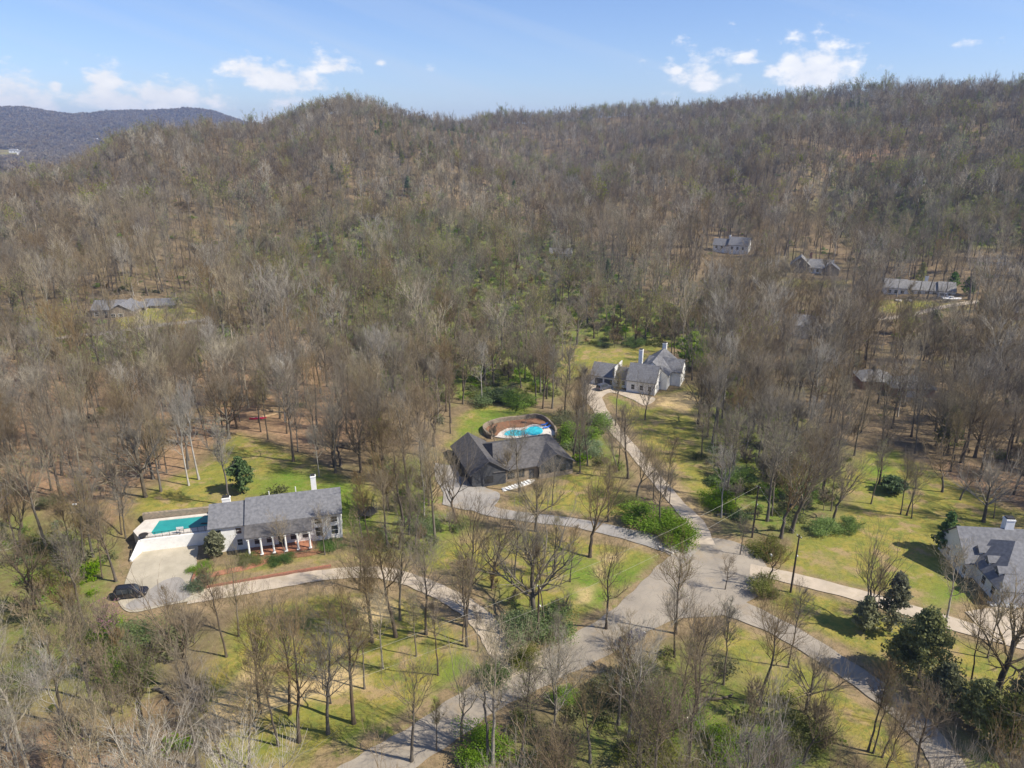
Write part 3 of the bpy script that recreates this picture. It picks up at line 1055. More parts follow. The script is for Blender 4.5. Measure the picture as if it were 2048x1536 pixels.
def pool_a():
    Z = 2.5
    fl, fr_, br, bl = at(281, 1080, Z), at(424, 1062, Z), at(436, 1024, Z), at(290, 1040, Z)
    lf = at(266, 1062, Z)
    outer = [fl, fr_, br, bl, lf]
    inn = [at(*q, Z) for q in [(302, 1064), (306, 1069), (424, 1049), (429, 1038), (423, 1030), (318, 1041)]]
    pts = outer + inn
    tri = tessellate_polygon([[Vector((p.x, p.y, 0)) for p in outer], [Vector((p.x, p.y, 0)) for p in inn]])
    mb = MB()
    mb.add([(p.x, p.y, Z) for p in pts], [tuple(t) for t in tri])
    n, k = len(outer), len(inn)
    for loop, z1 in ((outer, -.2), (inn, Z - .6)):
        m_ = len(loop)
        mb.add([(p.x, p.y, Z) for p in loop] + [(p.x, p.y, z1) for p in loop], [(i, (i + 1) % m_, (i + 1) % m_ + m_, i + m_) for i in range(m_)])
    d = mb.build('pool_terrace', M['deck'])
    bpy.context.view_layer.update()
    tag(d, 'raised pale concrete terrace around the long teal pool', 'pool terrace')
    w = MB().prism([(p.x, p.y) for p in inn], Z - .5, Z - .12).build('swimming_pool', M['cover'])
    tag(w, 'long teal covered swimming pool on the raised terrace beside the white house', 'pool')
    # white retaining wall in front with sloping return
    def wallseg(a, b, z0, za, zb, th, name, m_, label, cat='wall'):
        t = (b - a)
        t.z = 0
        t.normalize()
        nn = Vector((-t.y, t.x, 0)) * th / 2
        poly = [(a - nn), (b - nn), (b + nn), (a + nn)]
        return tag(MB().prism([(q.x, q.y) for q in poly], z0, [za, zb, zb, za]).build(name, m_), label, cat)
    off = Vector((.1, -.22, 0))
    wallseg(fl + off, fr_ + off + Vector((2.2, .4, 0)), -.3, 2.66, 2.66, .3, 'retaining_wall', M['white'], 'high white retaining wall between the pool terrace and the parking court')
    e = at(262, 1124)
    wallseg(fl + off - Vector((.2, 0, 0)), Vector((e.x, e.y, 0)), -.3, 2.6, .5, .35, 'retaining_wall', M['white'], 'short sloping white wall stepping down the left side of the parking court')
    wallseg(bl + Vector((-.6, .6, 0)), br + Vector((0, .4, 0)), 1.0, Z + 1.15, Z + 1.15, .7, 'stone_wall', M['stone'], 'dark stacked stone wall along the back of the teal pool')
    # railing on the front edge
    rr = empty('pool_railing', (fl.x, fl.y, Z), math.atan2(fr_.y - fl.y, fr_.x - fl.x), 'thin dark iron railing along the front edge of the teal pool terrace', 'railing')
    Lr = (fr_ - fl).length
    MB().box(0, Lr, .3, .34, 1.05, 1.1).box(0, Lr, .3, .34, .12, .16).build('rail', M['iron'], rr)
    for k in range(11):
        x = k * Lr / 10
        MB().box(x - .03, x + .03, .29, .35, 0, 1.1).build('post', M['iron'], rr)
    bars = MB()
    for k in range(int(Lr / .25)):
        bars.box(k * .25, k * .25 + .018, .31, .33, .15, 1.06)
    bars.build('bars', M['iron'], rr)
    FOOT.append(np.array([[p.x, p.y] for p in (fl, fr_, br, bl, lf)]))
    q = at(288, 1076, Z)
    t = empty('round_table', (q.x, q.y, Z), 0, 'dark round patio table on the left corner of the teal pool terrace', 'table')
    MB().tube([(0, 0, .7), (0, 0, .75)], .85, 20).build('tabletop', M['iron'], t)
    MB().tube([(0, 0, 0), (0, 0, .7)], .06, 8).build('leg', M['iron'], t)
    q = at(412, 1047, Z - .1)
    tag(MB().prism([(q.x - 1, q.y - .3), (q.x + 1, q.y - .1), (q.x + .9, q.y + .35), (q.x - .9, q.y + .2)], Z - .1, Z - .02).build('pool_float', M['iron']), 'dark float lying on the right end of the teal pool', 'float')


pool_a()


def garden_a():
    # brick walk, planting bed, low walls in front of the columns
    def path(name, pts, w, m_, label, z=.05, h=.05):
        C_ = catmull([hloc(HA, *p) for p in pts], 8)
        L_, R_ = [], []
        for i, p in enumerate(C_):
            t = (C_[min(i + 1, len(C_) - 1)] - C_[max(i - 1, 0)]).normalized()
            nn = Vector((-t.y, t.x)) * w / 2
            L_.append(p + nn)
            R_.append(p - nn)
        poly = [(q.x, q.y) for q in L_] + [(q.x, q.y) for q in R_[::-1]]
        return MB().prism(poly, -.1, z + h).build(name, m_)
    tag(path('brick_walk', [(-8.5, -7.6), (-5, -6.9), (0, -6.2), (4, -4.7), (6, -3.4)], 1.5, M['paving'], '', .06), 'red brick walk leading from the court to the white columns', 'path', kind='structure')
    tag(path('mulch_bed', [(7, -4.2), (11, -4.4), (15, -3.2)], 1.6, M['mulch'], '', .05), 'red mulch bed under the right hand columns', 'ground', kind='structure')
    tag(path('garden_wall', [(-8.6, -10.6), (-8.9, -8.5), (-8.8, -6.5), (-8.7, -5.0)], .35, M['brick'], '', .5), 'low dark brick wall edging the right side of the parking court', 'wall')
    tag(path('garden_wall', [(-7.8, -11.3), (-4.5, -11.0), (2, -10.6), (9, -10.2), (15, -9.9)], .35, M['brick'], '', .45), 'long low brick wall between the front garden and the driveway', 'wall')


garden_a()


def house_b():
    p = at(984, 972)
    r = empty('dark_roofed_house', (p.x, p.y, 0), R(19.5), 'low house with charcoal hipped roof, dark siding and stone base beside a kidney shaped pool', 'house')
    hip(r, 1.0, 19.4, .6, 15.8, 0, 3.3, 6.7, M['stone'], M['shingle_dark'], .6, 2.4)
    gable(r, 11.4, 19.7, -.4, 7.5, 0, 3.4, 5.7, M['darksiding'], M['shingle_dark'], 'y', .5)
    MB().box(11.36, 19.74, -.46, -.4, 0, 1.2).build('stone_base', M['stone'], r)
    # garage wing at the left, turned
    gable(r, -4.6, 3.4, .2, 16.8, 0, 3.5, 6.2, M['darksiding'], M['shingle_dark'], 'y', .55)
    for y in (2.6, 6.8, 11.0):
        MB().box(-4.7, -4.58, y - 1.4, y + 1.4, 0, 2.4).build('garage_door', M['darksiding'], r)
    window(r, -.6, .2, 1.0, 1.8, 1.4, 'f', fm=M['iron'])
    for x in (4.8, 7.2):
        window(r, x, .6, .9, 1.5, 1.7, 'f', fm=M['iron'])
    door(r, 9.8, .6, 0, 1.3, 2.3)
    for x in (13.6, 17.2):
        window(r, x, -.4, 1.3, 1.2, 1.5, 'f', fm=M['iron'])
    window(r, 19.7, 3, 1.3, 1.2, 1.4, 'r', fm=M['iron'])
    for (x, y) in ((8, 9), (13, 8.7), (15, 9.5)):
        MB().tube([(x, y, 5.2), (x, y, 6.5)], .1, 8).build('vent_pipe', M['iron'], r)
    foot(r, -4.6, 19.7, -.4, 16.4)
    # front walk with steps
    pts = [(1.5, -3.4), (5, -3.0), (9, -1.9), (10.2, -.6), (9.2, .1), (8, -.4), (4.5, -1.4), (1.6, -1.9)]
    W_ = [hloc(r, *q) for q in pts]
    MB().prism([(q.x, q.y) for q in W_], -.1, .12).build('stone_walk', M['deck'])
    tag(bpy.data.objects['stone_walk'], 'pale stone front walk of the charcoal roofed house', 'path', kind='structure')
    st = empty('walk_steps', hloc(r, 1.8, -3.5), R(23 + 10), 'pale garden steps with dark gaps climbing to the charcoal roofed house', 'steps')
    for k in range(9):
        MB().box(k * .85, k * .85 + .5, -.1, 1.4, .12, .2 + k * .02).build('step', M['trim'], st)
    # kidney pool behind
    def k_at(x, y):
        return hloc(r, x, y)
    Z = .35

    def blob(px, z0, z1, name, m_, label, cat, kind=None):
        q = [at(*c) for c in px]
        D = catmull([*q, q[0]], 6)[:-1]
        return tag(MB().prism([(c.x, c.y) for c in D], z0, z1).build(name, m_), label, cat, kind=kind)
    blob([(972, 872), (1010, 878), (1060, 878), (1108, 872), (1106, 862), (1090, 853), (1065, 849), (1020, 855), (985, 862)], -.2, Z, 'patio', M['deck'], 'pale patio around the kidney shaped pool', 'patio', 'structure')
    blob([(1008, 873), (1012, 866), (1026, 862), (1044, 863), (1052, 861), (1060, 856), (1074, 855), (1084, 860), (1084, 868), (1068, 873), (1052, 871), (1036, 874)], -.2, Z + .06, 'kidney_pool', M['water'], 'bright turquoise kidney shaped pool behind the charcoal roofed house', 'pool')
    blob([(974, 870), (974, 858), (1000, 848), (1040, 843), (1070, 840), (1088, 846), (1090, 853), (1066, 850), (1045, 857), (1018, 858), (1000, 866), (992, 874)], -.2, Z + .25, 'mulch_bed', M['mulch'], 'crescent of red mulch behind the kidney shaped pool', 'ground', 'structure')
    C_ = catmull([at(*c) for c in [(984, 878), (970, 868), (970, 856), (998, 845), (1040, 840), (1072, 836), (1092, 843), (1110, 862), (1112, 874)]], 8)
    mb = MB()
    for i in range(len(C_) - 1):
        a, b = C_[i], C_[i + 1]
        t = (b - a).normalized()
        nn = Vector((-t.y, t.x)) * .25
        mb.prism([((a - nn).x, (a - nn).y), ((b - nn).x, (b - nn).y), ((b + nn).x, (b + nn).y), ((a + nn).x, (a + nn).y)], -.2, 1.35)
    tag(mb.build('stone_wall', M['stone']), 'curved stone garden wall wrapping the kidney shaped pool', 'wall')
    for k, (x, y) in enumerate(((1088, 853.5), (1093, 859))):
        l = empty('sun_lounger', at(x, y) + Vector((0, 0, Z)), R(15 + 8), ('blue sun lounger beside the kidney pool, farther from the house', 'blue sun lounger beside the kidney pool, nearer the house')[k], 'sun lounger', 'blue loungers at the kidney pool')
        MB().box(-.9, .5, -.33, .33, .28, .38).build('seat', M['blue'], l)
        MB().add([(.5, -.33, .3), (1.1, -.33, .75), (1.1, .33, .75), (.5, .33, .3), (.5, -.33, .38), (1.06, -.33, .82), (1.06, .33, .82), (.5, .33, .38)], [(0, 1, 2, 3), (7, 6, 5, 4), (0, 4, 5, 1), (1, 5, 6, 2), (2, 6, 7, 3)]).build('backrest', M['blue'], l)
        for sx in (-.8, .4):
            for sy in (-.28, .28):
                MB().box(sx - .03, sx + .03, sy - .03, sy + .03, 0, .28).build('leg', M['trim'], l)
    FOOT.append(gpoly([(960, 885), (960, 850), (1000, 838), (1085, 832), (1118, 850), (1125, 885)]))
    return r


HB = house_b()


def house_c():
    p = at(1181, 768)
    r = empty('gabled_white_house', (p.x, p.y, p.z), R(-24), 'white house with several grey gables and two white chimneys beside a round magnolia', 'house')
    gable(r, 0, 7.6, .2, 8.0, 0, 3.2, 6.2, M['white'], M['shingle'])
    gable(r, 7.6, 13.2, .8, 7.4, 0, 3.0, 5.6, M['white'], M['shingle'])
    gable(r, 12.2, 21.0, -2.2, 6.8, 0, 4.1, 8.0, M['white'], M['shingle'], 'x')
    gable(r, 13.6, 23.2, 4.0, 20.5, 0, 4.9, 8.5, M['white'], M['shingle'], 'y')
    gable(r, 15.5, 26.4, 9.0, 16.5, 0, 4.8, 7.7, M['white'], M['shingle'], 'x')
    chimney(r, 13.0, 11.0, 0, 10.0, 1.2, 1.2)
    chimney(r, 18.4, 20.8, 0, 10.2, 1.3, 1.1)
    for x in (1.4, 4.4):
        MB().box(x, x + 2.5, .1, .18, 0, 2.3).build('garage_door', M['darksiding'], r)
    for x in (8.8, 10.4, 12.0):
        window(r, x, .8, .9, 1.0, 1.3, 'f')
    for x in (14.2, 16.8, 19.4):
        window(r, x, -2.2, 1.1, 1, 1.5, 'f')
    for y in (0.3, 3.6):
        window(r, 21.0, y, 1.1, 1, 1.5, 'r')
    window(r, 21.0, 2.2, 4.3, .9, 1.2, 'r')
    for y in (6, 8, 18, 20):
        window(r, 23.2, y, 3.4, 1, 1.4, 'r')
    for y in (10.6, 14.6):
        window(r, 26.4, y, 1.0, 1, 1.6, 'r')
        window(r, 26.4, y, 3.5, 1, 1.3, 'r')
    MB().box(7.5, 7.72, -.1, 8.3, 0, 6.5).build('parapet', M['trim'], r)
    foot(r, 0, 26.4, -2.2, 21.5)
    return r


HC = house_c()


def house_d():
    p = at(1994, 1212)
    r = empty('grey_roofed_house', (p.x, p.y, 0), R(-6), 'house at the right edge with broad grey hipped roof, dormers and a white chimney', 'house')
    hip(r, 0, 20, 0, 16, 0, 3.3, 8.0, M['trim'], M['shingle'], .6, 6)
    gable(r, -1.8, 9, 8, 17.5, 0, 3.4, 7.6, M['trim'], M['shingle'], 'x', .5)
    chimney(r, 6.8, 13.2, 0, 9.6, 1.5, 1.3)
    for y in (3.2, 6.4, 9.6):
        d = MB().box(-.1 + .8, 2.6, y - .7, y + .7, 3.2, 5.0).build('dormer', M['trim'], r)
        a = [(.4, y - .95, 4.9), (.4, y, 5.8), (.4, y + .95, 4.9), (3.4, y - .95, 4.9), (3.4, y, 5.8), (3.4, y + .95, 4.9)]
        MB().add(a, [(0, 1, 4, 3), (1, 2, 5, 4), (0, 2, 1), (3, 4, 5), (0, 3, 5, 2)]).build('dormer_roof', M['shingle'], d)
        MB().box(.64, .7, y - .45, y + .45, 3.8, 4.8).build('dormer_window', M['glass'], d)
    for y in (2, 5, 8, 11, 14):
        window(r, 0 if y < 8 else -1.8, y, .9, 1.1, 1.5, 'l')
    MB().box(2.2, 7.4, -.1, .0, 0, 2.4).build('garage_door', M['trim'], r)
    window(r, 9.5, 0, 1, 1.2, 1.4, 'f')
    for k in range(5):
        x, y = -1.9 - .0, 1.5 + k * 1.7
    foot(r, -2, 20, 0, 17.5)
    # bed of white and purple flowers under the garage wall
    q = at(2003, 1210)
    return r


HD = house_d()


def simple_house(px, ang, label, blocks, name='white_house', cat='house', chim=(), group=None, wins=()):
    p = at(*px)
    r = empty(name, (p.x, p.y, p.z - .2), R(ang), label, cat, group)
    for b in blocks:
        kind, x0, x1, y0, y1, ze, zr, wm, rm, ax = b
        if kind == 'g':
            gable(r, x0, x1, y0, y1, -1, ze, zr, wm, rm, ax)
        else:
            hip(r, x0, x1, y0, y1, -1, ze, zr, wm, rm)
    for c in chim:
        chimney(r, *c)
    for w in wins:
        window(r, *w)
    xs = [b[1] for b in blocks] + [b[2] for b in blocks]
    ys = [b[3] for b in blocks] + [b[4] for b in blocks]
    foot(r, min(xs), max(xs), min(ys), max(ys), 3)
    return r


MG = M
HF = simple_house((1768, 589), -19, 'long white ranch house with pale grey roof and dormers beside a parked white boat',
                  [('g', 0, 9, 0, 8, 3.6, 6.8, M['white'], M['shingle_pale'], 'x'), ('g', 9, 21.5, .4, 8.2, 3.3, 6.4, M['white'], M['shingle_pale'], 'x'), ('g', 21.5, 28, -.3, 8, 3.6, 6.8, M['white'], M['shingle_pale'], 'x')],
                  chim=[(17.5, 8.4, 0, 8.2, 1.3, 1)], wins=[(x, y, 1.1, 1.3, 1.4, 'f') for x, y in ((2, 0), (4.6, 0), (7.2, 0), (11, .4), (14, .4), (17, .4), (20, .4), (23, -.3), (26, -.3))] + [(28, 2.5, 1.2, 1, 1.4, 'r'), (28, 5.5, 1.2, 1, 1.4, 'r'), (28, 4, 4, .9, 1, 'r')])
HG = simple_house((1580, 545), -22, 'stone and white house with grey cross gables between tall trees on the slope',
                  [('g', 0, 9, 0, 10, 4.4, 8.4, M['stone'], M['shingle_pale'], 'y'), ('g', 7, 20, 1, 9, 3.4, 7, M['white'], M['shingle_pale'], 'x'), ('g', 15, 23, -2, 7, 3.2, 6.2, M['stone'], M['shingle'], 'y')],
                  name='stone_house', chim=[(9, 8, 0, 9.8, 1.2, 1, M['brick'])], wins=[(x, y, 1.1, 1.2, 1.5, 'f') for x, y in ((2.4, 0), (6.4, 0), (10.5, 1), (13, 1))])
HH = simple_house((1425, 503), -26, 'white house with grey gable roof showing above the treetops, uppermost on the right slope',
                  [('g', 0, 9, 0, 7, 4.2, 7.4, M['white'], M['shingle'], 'x'), ('g', 9, 20, -1, 8, 5, 8.8, M['white'], M['shingle'], 'x')],
                  chim=[(8, 7, 0, 9.4, 1, 1)], wins=[(x, y, 2.3, 1.2, 1.6, 'f') for x, y in ((2, 0), (5, 0), (11, -1), (14, -1), (17, -1))] + [(20, 3, 2.4, 1, 1.6, 'r')])
HE = simple_house((176, 640), 6, 'low stone house with broad blue grey folded roofs in the woods at left',
                  [('g', 0, 12, 4, 15, 3.4, 6.2, M['stone'], M['shingle'], 'x'), ('g', 8, 18, 0, 12, 3.4, 6.2, M['stone'], M['shingle'], 'y'), ('g', 18, 31, 11, 19, 3.2, 5.2, M['stone'], M['shingle'], 'x'), ('h', 14, 20, 8, 15, 3.2, 4.9, M['stone'], M['shingle'], 'x')],
                  name='stone_house', chim=[(28, 19, 0, 6.8, 2, 1, M['stone'])], wins=[(x, y, .6, 1.8, 1.8, 'f') for x, y in ((2, 4), (5, 4), (10, 0), (13, 0), (21, 11), (25, 11), (28.5, 11))])
HI = simple_house((1782, 793), -8, 'red brick house with grey hipped roof half hidden behind bare trees on the right',
                  [('h', 0, 12, 0, 9, 3.2, 5.6, M['brick'], M['shingle_pale'], 'x'), ('h', -7, 3, 5, 14, 3.2, 5.8, M['brick'], M['shingle_pale'], 'x')],
                  name='brick_house', wins=[(2.4, 0, .9, 1.4, 1.4, 'f'), (8.5, 0, .9, 1.4, 1.4, 'f')])
MB().box(4.2, 6.8, -.1, -.02, -.1, 2.2).build('garage_door', M['trim'], HI)
HJ = simple_house((1545, 668), -20, 'white house almost hidden under grey crowns right of the magnolia',
                  [('g', 0, 16, 0, 9, 4.6, 7.6, M['white'], M['shingle_pale'], 'x'), ('g', 10, 17, -3, 3, 4.4, 6.6, M['white'], M['shingle_pale'], 'y')], wins=[(12, -3, 2.5, 1, 1.2, 'f'), (15, -3, 2.5, 1, 1.2, 'f')])
HK = simple_house((1098, 520), -10, 'small white house glimpsed through bare trees above the middle of the wood',
                  [('g', 0, 13, 0, 9, 4, 6.6, M['white'], M['shingle'], 'x')], wins=[(4, 0, 1.4, 1.2, 1.4, 'f'), (9, 0, 1.4, 1.2, 1.4, 'f')])
HL = simple_house((2030, 640), -15, 'brown brick house with dark roof cut by the right edge of the photo',
                  [('h', 0, 16, 0, 10, 3.2, 6, M['brick'], M['shingle_dark'], 'x')], name='brick_house', wins=[(3, 0, 1, 1.4, 1.4, 'f')])
# far settlement
for (u, v, w, lab) in [(18, 306, 26, 'far white house in the hazy valley, leftmost of the distant settlement'), (34, 309, 20, 'far white house in the hazy valley, second from the left of the distant settlement'),
                       (61, 303, 24, 'far white house in the hazy valley, rightmost of the distant settlement'), (78, 272, 16, 'lone small white house on the blue wooded slope at left'),
                       (182, 283, 26, 'long far building where the blue hillside meets the near ridge')]:
    simple_house((u, v), rng.uniform(-20, 20), lab, [('g', 0, w, 0, 14, 8, 13, M['white'], M['shingle_pale'], 'x')], wins=[(w * .3, 0, 3, 3, 2, 'f'), (w * .7, 0, 3, 3, 2, 'f')])
for (u, v, lab) in [(262, 229, 'tiny white house high on the blue hill, left of the hilltop'), (360, 226, 'tiny white house high on the blue hill, right of the hilltop'), (52, 222, 'tiny white house on the left crest of the blue hill')]:
    simple_house((u, v), 0, lab, [('g', 0, 17, 0, 14, 7, 12, M['white'], M['shingle_pale'], 'x')], wins=[(5, 0, 3, 3, 2, 'f'), (12, 0, 3, 3, 2, 'f')])


# ------------------------------------------------------------------ vehicles and small things
def car(loc, rz, paint, label, L_=4.9, Wd=1.95, H_=1.85, cat='car', kind='suv', group=None, name='parked_car'):
    r = empty(name, loc, rz, label, cat, group)
    hw = Wd / 2
    if kind == 'suv':
        sec = [(-.5, .55, .95, .97, .86, .84), (-.49, .35, 1.0, 1.05, .96, .9), (-.46, .3, 1.05, 1.7, .98, .74), (-.38, .28, 1.05, H_, 1, .76), (0, .28, 1.03, H_, 1, .78), (.12, .28, 1.03, H_ - .05, 1, .76), (.27, .28, 1.05, 1.1, 1, .86), (.42, .3, .98, 1.02, .97, .84), (.485, .35, .8, .86, .9, .8), (.5, .45, .7, .74, .8, .72)]
    else:
        sec = [(-.5, .45, .75, .8, .8, .75), (-.485, .3, .85, .92, .93, .85), (-.40, .25, .9, 1.0, .98, .8), (-.24, .22, .9, H_ - .03, 1, .66), (-.05, .22, .88, H_, 1, .68), (.08, .22, .88, H_ - .06, 1, .66), (.26, .24, .86, .95, 1, .82), (.42, .26, .76, .82, .95, .82), (.485, .3, .62, .68, .88, .76), (.5, .4, .55, .6, .78, .7)]
    V = []
    for (x, zb, zm, zt, a, b) in sec:
        X = x * L_
        V += [(X, -hw * a, zb), (X, -hw * a, zm), (X, -hw * b, zt), (X, hw * b, zt), (X, hw * a, zm), (X, hw * a, zb)]
    F = []
    for i in range(len(sec) - 1):
        for k in range(6):
            k2 = (k + 1) % 6
            F.append((i * 6 + k, i * 6 + k2, i * 6 + 6 + k2, i * 6 + 6 + k))
    n = len(V)
    F += [(5, 4, 3, 2, 1, 0), tuple(n - 6 + k for k in range(6))]
    MB().add(V, [f[::-1] for f in F]).build('body', paint, r, bevel=.04)
    # side glass, windscreen, rear glass
    def panel(q, name='side_window'):
        c = sum((Vector(p) for p in q), Vector()) / 4
        q = [Vector(p) for p in q]
        nn = (q[1] - q[0]).cross(q[3] - q[0]).normalized()
        if nn.dot(c - Vector((0, 0, 1.0))) < 0:
            nn = -nn
        a = [c + (p - c) * .9 + nn * .02 for p in q]
        b = [p - nn * .06 for p in a]
        MB().add(a + b, [(0, 1, 2, 3), (7, 6, 5, 4), (0, 4, 5, 1), (1, 5, 6, 2), (2, 6, 7, 3), (3, 7, 4, 0)]).build(name, M['glass'], r)
    top = 3 if kind == 'suv' else 3
    for s in (-1, 1):
        for i, j in (((3, 4), (4, 5)) if kind == 'suv' else ((3, 4), (4, 5))):
            A, B = sec[i], sec[j]
            panel([(A[0] * L_, s * hw * A[4], A[2] + .03), (B[0] * L_, s * hw * B[4], B[2] + .03), (B[0] * L_, s * hw * B[5], B[3]), (A[0] * L_, s * hw * A[5], A[3])])
    A, B = sec[5], sec[6]
    panel([(A[0] * L_, -hw * A[5], A[3]), (A[0] * L_, hw * A[5], A[3]), (B[0] * L_, hw * B[5], B[3]), (B[0] * L_, -hw * B[5], B[3])], 'windscreen')
    A, B = (sec[1], sec[2]) if kind == 'suv' else (sec[2], sec[3])
    panel([(A[0] * L_, -hw * A[5], A[3]), (A[0] * L_, hw * A[5], A[3]), (B[0] * L_, hw * B[5], B[3]), (B[0] * L_, -hw * B[5], B[3])], 'rear_window')
    for x in (-.31, .31):
        for s in (-1, 1):
            rr = .37 if kind == 'suv' else .33
            w = MB().tube([(x * L_, s * (hw - .24), rr), (x * L_, s * (hw + .015), rr)], rr, 20).build('wheel', M['rubber'], r)
            MB().tube([(x * L_, s * (hw + .0), rr), (x * L_, s * (hw + .03), rr)], rr * .6, 14).build('rim', M['rim'], w)
    for s in (-1, 1):
        MB().box(L_ * .47, L_ * .493, s * hw * .68 - .16, s * hw * .68 + .16, .68, .82).build('headlight', M['trim'], r)
        MB().box(-L_ * .503, -L_ * .48, s * hw * .72 - .1, s * hw * .72 + .1, .75, 1.0).build('tail_light', M['red'], r)
    if kind == 'suv':
        for s in (-1, 1):
            MB().box(-L_ * .36, L_ * .06, s * hw * .62 - .02, s * hw * .62 + .02, H_ + .03, H_ + .07).build('roof_rail', M['iron'], r)
    return r


a, b = at(234, 1196), at(293, 1190)
car(((a.x + b.x) / 2, (a.y + b.y) / 2, .19), math.atan2(b.y - a.y, b.x - a.x), M['carblack'], 'black SUV parked on the asphalt apron at the left end of the parking court', 5.3, 2.05, 1.9)
a, b = at(1246, 1296), at(1283, 1270)
car(((a.x + b.x) / 2, (a.y + b.y) / 2, .12), math.atan2(b.y - a.y, b.x - a.x), M['carsilver'], 'dark silver car on the lane behind bare branches', 4.7, 1.9, 1.5, kind='sedan')
a = at(1208, 779)
car((a.x, a.y, a.z + .17), R(35), M['cargrey'], 'grey SUV parked before the garage of the white gabled house', 5.2, 2.1, 1.9)
a = at(1888, 597)
car((a.x, a.y, a.z + .1), R(-30), M['carwhite'], 'white van parked beside the long white ranch house', 5.6, 2.1, 2.3, cat='van')


def boat():
    p = at(1902, 604)
    r = empty('boat', (p.x, p.y, p.z), R(-14), 'covered white motor boat on a trailer next to the ranch house', 'boat')
    V, F = [], []
    for (x, w, zk, zd) in [(-3.6, 1.1, .7, 1.5), (-1.5, 1.2, .6, 1.55), (1.2, 1.05, .65, 1.65), (2.8, .6, .9, 1.75), (3.7, .05, 1.5, 1.85)]:
        V += [(x, -w, zd), (x, -w * .8, (zk + zd) / 2), (x, 0, zk), (x, w * .8, (zk + zd) / 2), (x, w, zd), (x, 0, zd + .35)]
    for i in range(4):
        for k in range(6):
            F.append((i * 6 + k, i * 6 + 6 + k, i * 6 + 6 + (k + 1) % 6, i * 6 + (k + 1) % 6))
    F += [(0, 1, 2, 3, 4, 5), (29, 28, 27, 26, 25, 24)]
    MB().add(V, F).build('hull', M['carwhite'], r)
    MB().box(-.6, .5, -.6, .6, 1.8, 2.5).build('cabin', M['trim'], r)
    MB().box(-3.2, 4.6, -.06, .06, .45, .6).box(-1.0, -.6, -1.0, 1.0, .45, .55).build('trailer', M['iron'], r)
    for s in (-1, 1):
        MB().tube([(-1, s * 1.0, .32), (-1, s * 1.2, .32)], .32, 14).build('wheel', M['rubber'], r)


boat()


def hoop():
    p = at(364, 1092)
    r = empty('basketball_hoop', (p.x, p.y, .15), R(100), 'portable basketball hoop with white backboard on the parking court', 'basketball hoop')
    MB().box(-.55, .55, -.4, .4, 0, .3).build('base', M['iron'], r)
    MB().tube([(0, 0, .2), (0, 0, 2.6), (.5, 0, 3.2)], .07, 10).build('pole', M['iron'], r)
    MB().box(.5, .55, -.65, .65, 2.9, 3.75).build('backboard', M['trim'], r)
    q = MB()
    q.tube([(.8 + .23 * math.cos(t), .23 * math.sin(t), 3.05) for t in np.linspace(0, 2 * math.pi, 13)], .015, 6, False)
    q.build('rim', M['red'], r)


hoop()


def lamp(px, h, label):
    p = at(*px)
    r = empty('lamp_post', p, 0, label, 'lamp post')
    MB().tube([(0, 0, 0), (0, 0, h)], [.11, .06], 8).build('pole', M['rim'], r)
    MB().tube([(0, 0, h - .1), (.4, 0, h + .1), (.9, 0, h + .1)], .05, 8).build('arm', M['rim'], r)
    MB().box(.6, 1.3, -.18, .18, h - .05, h + .15).build('lamp_head', M['trim'], r)


lamp((157, 1087), 8.5, 'slim pale lamp post standing in the wood left of the pool')


def upole(px, h, label, lean=0, arm=True):
    p = at(*px)
    r = empty('utility_pole', p, 0, label, 'utility pole')
    r.rotation_euler = (0, R(lean), R(30))
    MB().tube([(0, 0, -.5), (0, 0, h * .5), (0, 0, h)], [.19, .16, .12], 10).build('pole', M['polewood'], r)
    if arm:
        MB().box(-.06, .06, -.5, .5, h - .5, h - .38).build('crossarm', M['polewood'], r)
        for s in (-.42, .42):
            MB().tube([(0, s, h - .38), (0, s, h - .2)], .05, 8).build('insulator', M['trim'], r)
        MB().tube([(.3, 0, h * .62), (.3, 0, h * .62 + .25)], .12, 10).build('fitting', M['trim'], r)
    return p, h


P1 = upole((1076, 1284), 10.5, 'dark utility pole rising from the green bush beside the lane')
P2 = upole((1504, 1075), 11.5, 'dark utility pole at the wood edge behind the turning circle')
P3 = upole((1581, 1185), 11.5, 'utility pole on the lawn between the gravel drive and the lower drive')


def wire(a, b, sag, label):
    pts = []
    for k in range(25):
        t = k / 24
        q = a.lerp(b, t)
        pts.append((q.x, q.y, q.z - sag * 4 * t * (1 - t)))
    tag(MB().tube(pts, .016, 5, False).build('power_line', M['wire']), label, 'power line', 'power lines between the poles')


t1 = P1[0] + Vector((0, 0, P1[1] - .1))
t2 = P2[0] + Vector((0, 0, P2[1] - .1))
lowL = Vector((-52, 60, 9.5))
wire(t1, t2, .9, 'upper power line between the green bush pole and the turning circle pole')
wire(t1 - Vector((0, 0, 4)), t2 - Vector((0, 0, 3)), 1.2, 'lower power line between the green bush pole and the turning circle pole')
wire(lowL, t1, 1.0, 'upper power line running from the lower left to the pole in the green bush')
wire(lowL - Vector((0, 0, 3)), t1 - Vector((0, 0, 4)), 1.2, 'lower power line running from the lower left to the pole in the green bush')
wire(t2, P3[0] + Vector((0, 0, P3[1] - .2)), .8, 'power line from the pole behind the turning circle to the pole on the lawn')


def mailbox():
    p = at(1541, 1122)
    r = empty('mailbox', p, R(20), 'white mailbox on a post at the start of the pale gravel drive', 'mailbox')
    MB().box(-.06, .06, -.06, .06, 0, 1.1).build('post', M['trim'], r)
    MB().box(-.16, .16, -.3, .3, 1.05, 1.4).build('box', M['trim'], r, bevel=.05)


mailbox()


